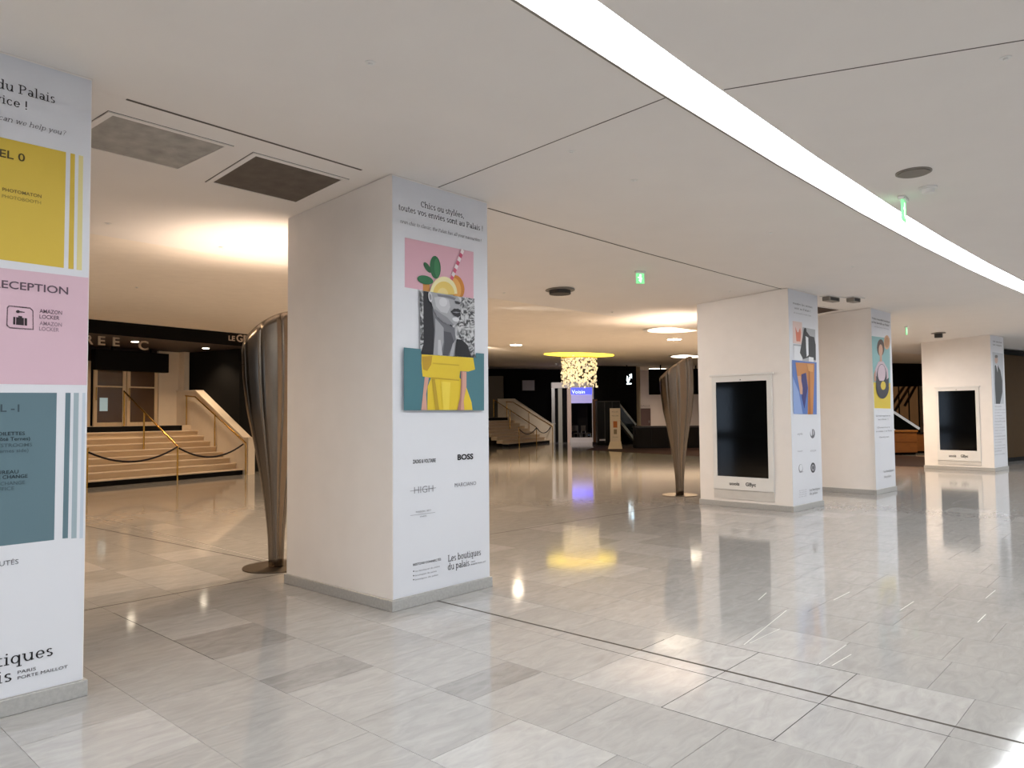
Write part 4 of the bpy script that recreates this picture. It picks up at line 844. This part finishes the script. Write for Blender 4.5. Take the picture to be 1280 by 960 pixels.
# escalator seen end on beside the shop front
def escalator(p0, p1, Y, label, rail, drop=.85, dep=1.1):
    A, Bq = aty(*p0, Y), aty(*p1, Y); t = thing('escalator', label, 'escalator', (A.x, Y, 0), 0, 'escalators')
    d = Bq - A; b1 = Vector((0, 0, A.z)); b2 = Vector((d.x, 0, Bq.z))
    for y, n in ((0, 'handrail'), (dep, 'handrail')): b = MB(); b.beam(b1 + Vector((0, y, 0)), b2 + Vector((0, y, 0)), .07, .09); b.build(n, rail, t)
    for y in (0, dep):
        b = MB(); b.hull([b1 + Vector((0, y - .01, -.05)), b2 + Vector((0, y - .01, -.05)), b2 + Vector((0, y - .01, -drop)), b1 + Vector((0, y - .01, -drop))], [b1 + Vector((0, y + .01, -.05)), b2 + Vector((0, y + .01, -.05)), b2 + Vector((0, y + .01, -drop)), b1 + Vector((0, y + .01, -drop))]); b.build('glass_side', mat('dark_green_glass', '141c1a', .08), t)
        b = MB(); b.beam(b1 + Vector((0, y - .02, -drop)), b2 + Vector((0, y - .02, -drop)), .06, .12); b.build('skirt', rail, t)
    b = MB(); n = 14
    for k in range(n):
        f = k / n; q = b1.lerp(b2, f); b.box(min(q.x, q.x + d.x / n), max(q.x, q.x + d.x / n), .05, dep - .05, q.z - drop - .25, q.z - drop - .02 - abs(d.z) / n * .2)
    b.build('steps', DGREY, t); return t
RAILW = mat('pale_handrail', 'c2ccca', .3)
escalator((774, 505), (795, 531), 38.32, 'escalator with pale handrails beside the glowing arrow sign', RAILW)
# bright room beyond
block('wall_room_front', 793.3, 800, 458, 536, 39.5, .4, mat('cream_pier', 'e0d2b8', .5))
o = block('wall_room', 780, 900, 452, 540, 46, .2, mat('room_white', 'e6dede', .6))
Y = 45.9; a, c, zb, zt = ext(801.5, 813, 510.5, 540, Y)
t = thing('flush_door', 'dark plum door in the bright room behind the torchere', 'door', ((a + c) / 2, Y, 0)); W = (c - a) / 2
MB().box(-W, W, -.03, .05, .0, zt, bev=.01).build('leaf', mat('plum_door', '5a4648', .5), t); MB().box(W - .12, W - .08, -.08, -.03, 1.0, 1.15).build('handle', ALU, t)
b = MB(); lettering(t, 'SALLE', -W, W, zt + .1, .12, ink('a79f9f'), y=.06)
a, c, zb, zt = ext(797, 880, 440, 445, 43); q = Vector((8.3, 42, ceil_at(8.3, 42)))
downlight(None, .5, 'bright ceiling light in the room behind the torchere', 420, p=q, em=6, spot=2.6)
Y = 36; a, c, zb, zt = ext(812, 885, 461, 493, Y)
t = thing('display_board', 'wide black panel hanging behind the right torchere', 'panel', ((a + c) / 2, Y, zb)); W = (c - a) / 2
MB().box(-W, W, 0, .2, 0, zt - zb, bev=.01).build('casing', BLACK, t)
for f in (-.6, .6): MB().box(f * W - .03, f * W + .03, .08, .12, zt - zb, ceil_at(a, Y) - zb - .001).build('hanger', BLACK, t)
Y = 33.5; a, c, zb, zt = ext(795, 890, 532.5, 562, Y)
t = thing('service_counter', 'long black counter behind the right torchere', 'counter', ((a + c) / 2, Y, .006)); W = (c - a) / 2
MB().box(-W, W, 0, .8, 0, zt - .08).build('body', SATIN, t); MB().box(-W - .05, W + .05, -.06, .86, zt - .08, zt, bev=.01).build('worktop', mat('counter_top', '2b2624', .3), t)
for k in range(5): MB().box(-W + k * 2 * W / 5 + .02, -W + (k + 1) * 2 * W / 5 - .02, -.015, 0, .1, zt - .15).build('front_panel', mat('counter_panel', '120d0b', .5, spec=.2), t)
# --- behind the gap between the two right pillars
Y = 30.0; a, c, zb, zt = ext(1106, 1153, 437, 483, Y)
t = thing('display_board', 'black panel hanging between the two right pillars', 'panel', ((a + c) / 2, Y, zb)); W = (c - a) / 2
MB().box(-W, W, 0, .2, 0, zt - zb, bev=.01).build('casing', BLACK, t); MB().box(-.05, .05, .08, .12, zt - zb, max(zt - zb + .01, ceil_at(a, Y) - zb - .001)).build('hanger', BLACK, t)
Y = 33.0; BRW = mat('warm_brown_glass', '7a5234', .2, noise=.35, nscale=1.2, emit=.06, ecol=(1, .5, .2))  # slight emission puts the warm light on the glass into the material
a, c, zb, zt = ext(1100, 1147.5, 478, 540, Y)
t = thing('glass_partition', 'brown glass partition behind the two right pillars', 'partition', ((a + c) / 2, Y, 0)); W = (c - a) / 2
for k in range(4): MB().box(-W + k * W / 2 + .02, -W + (k + 1) * W / 2 - .02, 0, .03, 0, zt).build('pane', BRW, t)
for k in range(5): MB().box(-W + k * W / 2 - .025, -W + k * W / 2 + .025, -.02, .05, 0, zt).build('mullion', BLACK, t)
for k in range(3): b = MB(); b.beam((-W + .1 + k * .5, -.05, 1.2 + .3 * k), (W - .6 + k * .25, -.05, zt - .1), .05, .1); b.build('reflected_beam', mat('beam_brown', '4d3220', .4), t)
block('wall_cream_strip', 1146, 1162, 478, 560, 33.3, .2, mat('cream_strip', 'd8cfc0', .5))
escalator((1112, 512), (1149, 536), 29.5, 'escalator with white handrails between the two right pillars', mat('white_handrail', 'e4e8ea', .3, emit=.3), drop=.75)  # handrail material glows a little to look brightly lit
TIM = mat('orange_timber', '8a5a30', .4, noise=.15, nscale=3, stretch=(1, 1, 6))
Y = 26.6; a, c, zb, zt = ext(1116, 1146, 538, 566, Y)
t = thing('timber_counter', 'brown timber counter between the two right pillars', 'counter', ((a + c) / 2, Y, .006)); W = (c - a) / 2
MB().box(-W, W, 0, .7, .08, zt - .06).build('body', TIM, t); MB().box(-W - .02, W + .02, -.04, .72, zt - .06, zt).build('worktop', mat('timber_top', '9a6a38', .35), t); MB().box(-W + .04, W - .04, .05, .65, 0, .08).build('plinth', BLACK, t)
for k in range(2): MB().box(-W + .02, W * .98, -.012, 0, .1 + k * .36, .42 + k * .28).build('front_board', TIM, t)
Y = 27.6; a, c, zb, zt = ext(1147, 1165, 541, 563, Y)
t = thing('timber_counter', 'dark end of a timber counter half hidden by the far pillar', 'counter', ((a + c) / 2, Y, .006)); W = (c - a) / 2
MB().box(-W, W, 0, .6, .08, zt - .05).build('body', TIM, t); MB().box(-W - .02, W + .02, -.03, .62, zt - .05, zt).build('worktop', BLACK, t); MB().box(-W + .02, W - .02, .05, .55, 0, .08).build('plinth', BLACK, t)
# dark wall right of the last pillar
b = MB(); BRN = mat('brown_wall', '46341f', .7, spec=.1, noise=.05)
for a, c in ((21.2, 30), (30, 45)): b.hull([sv(a, 1.3, 0), sv(c, 1.3, 0), sv(c, 1.6, 0), sv(a, 1.6, 0)], [sv(a, 1.3, 3.28), sv(c, 1.3, 3.28), sv(c, 1.6, 3.28), sv(a, 1.6, 3.28)], BRN)
struct(b, 'wall_brown')
b = MB()
for a, c in ((21.2, 30), (30, 45)): b.hull([sv(a, 1.25, 3.28), sv(c, 1.25, 3.28), sv(c, 1.65, 3.28), sv(a, 1.65, 3.28)], [sv(a, 1.25, 3.42), sv(c, 1.25, 3.42), sv(c, 1.65, 3.42), sv(a, 1.65, 3.42)], BLACK); b.hull([sv(a, 1.28, 0), sv(c, 1.28, 0), sv(c, 1.3, 0), sv(a, 1.3, 0)], [sv(a, 1.28, .12), sv(c, 1.28, .12), sv(c, 1.3, .12), sv(a, 1.3, .12)], BLACK)
struct(b, 'trim_7')
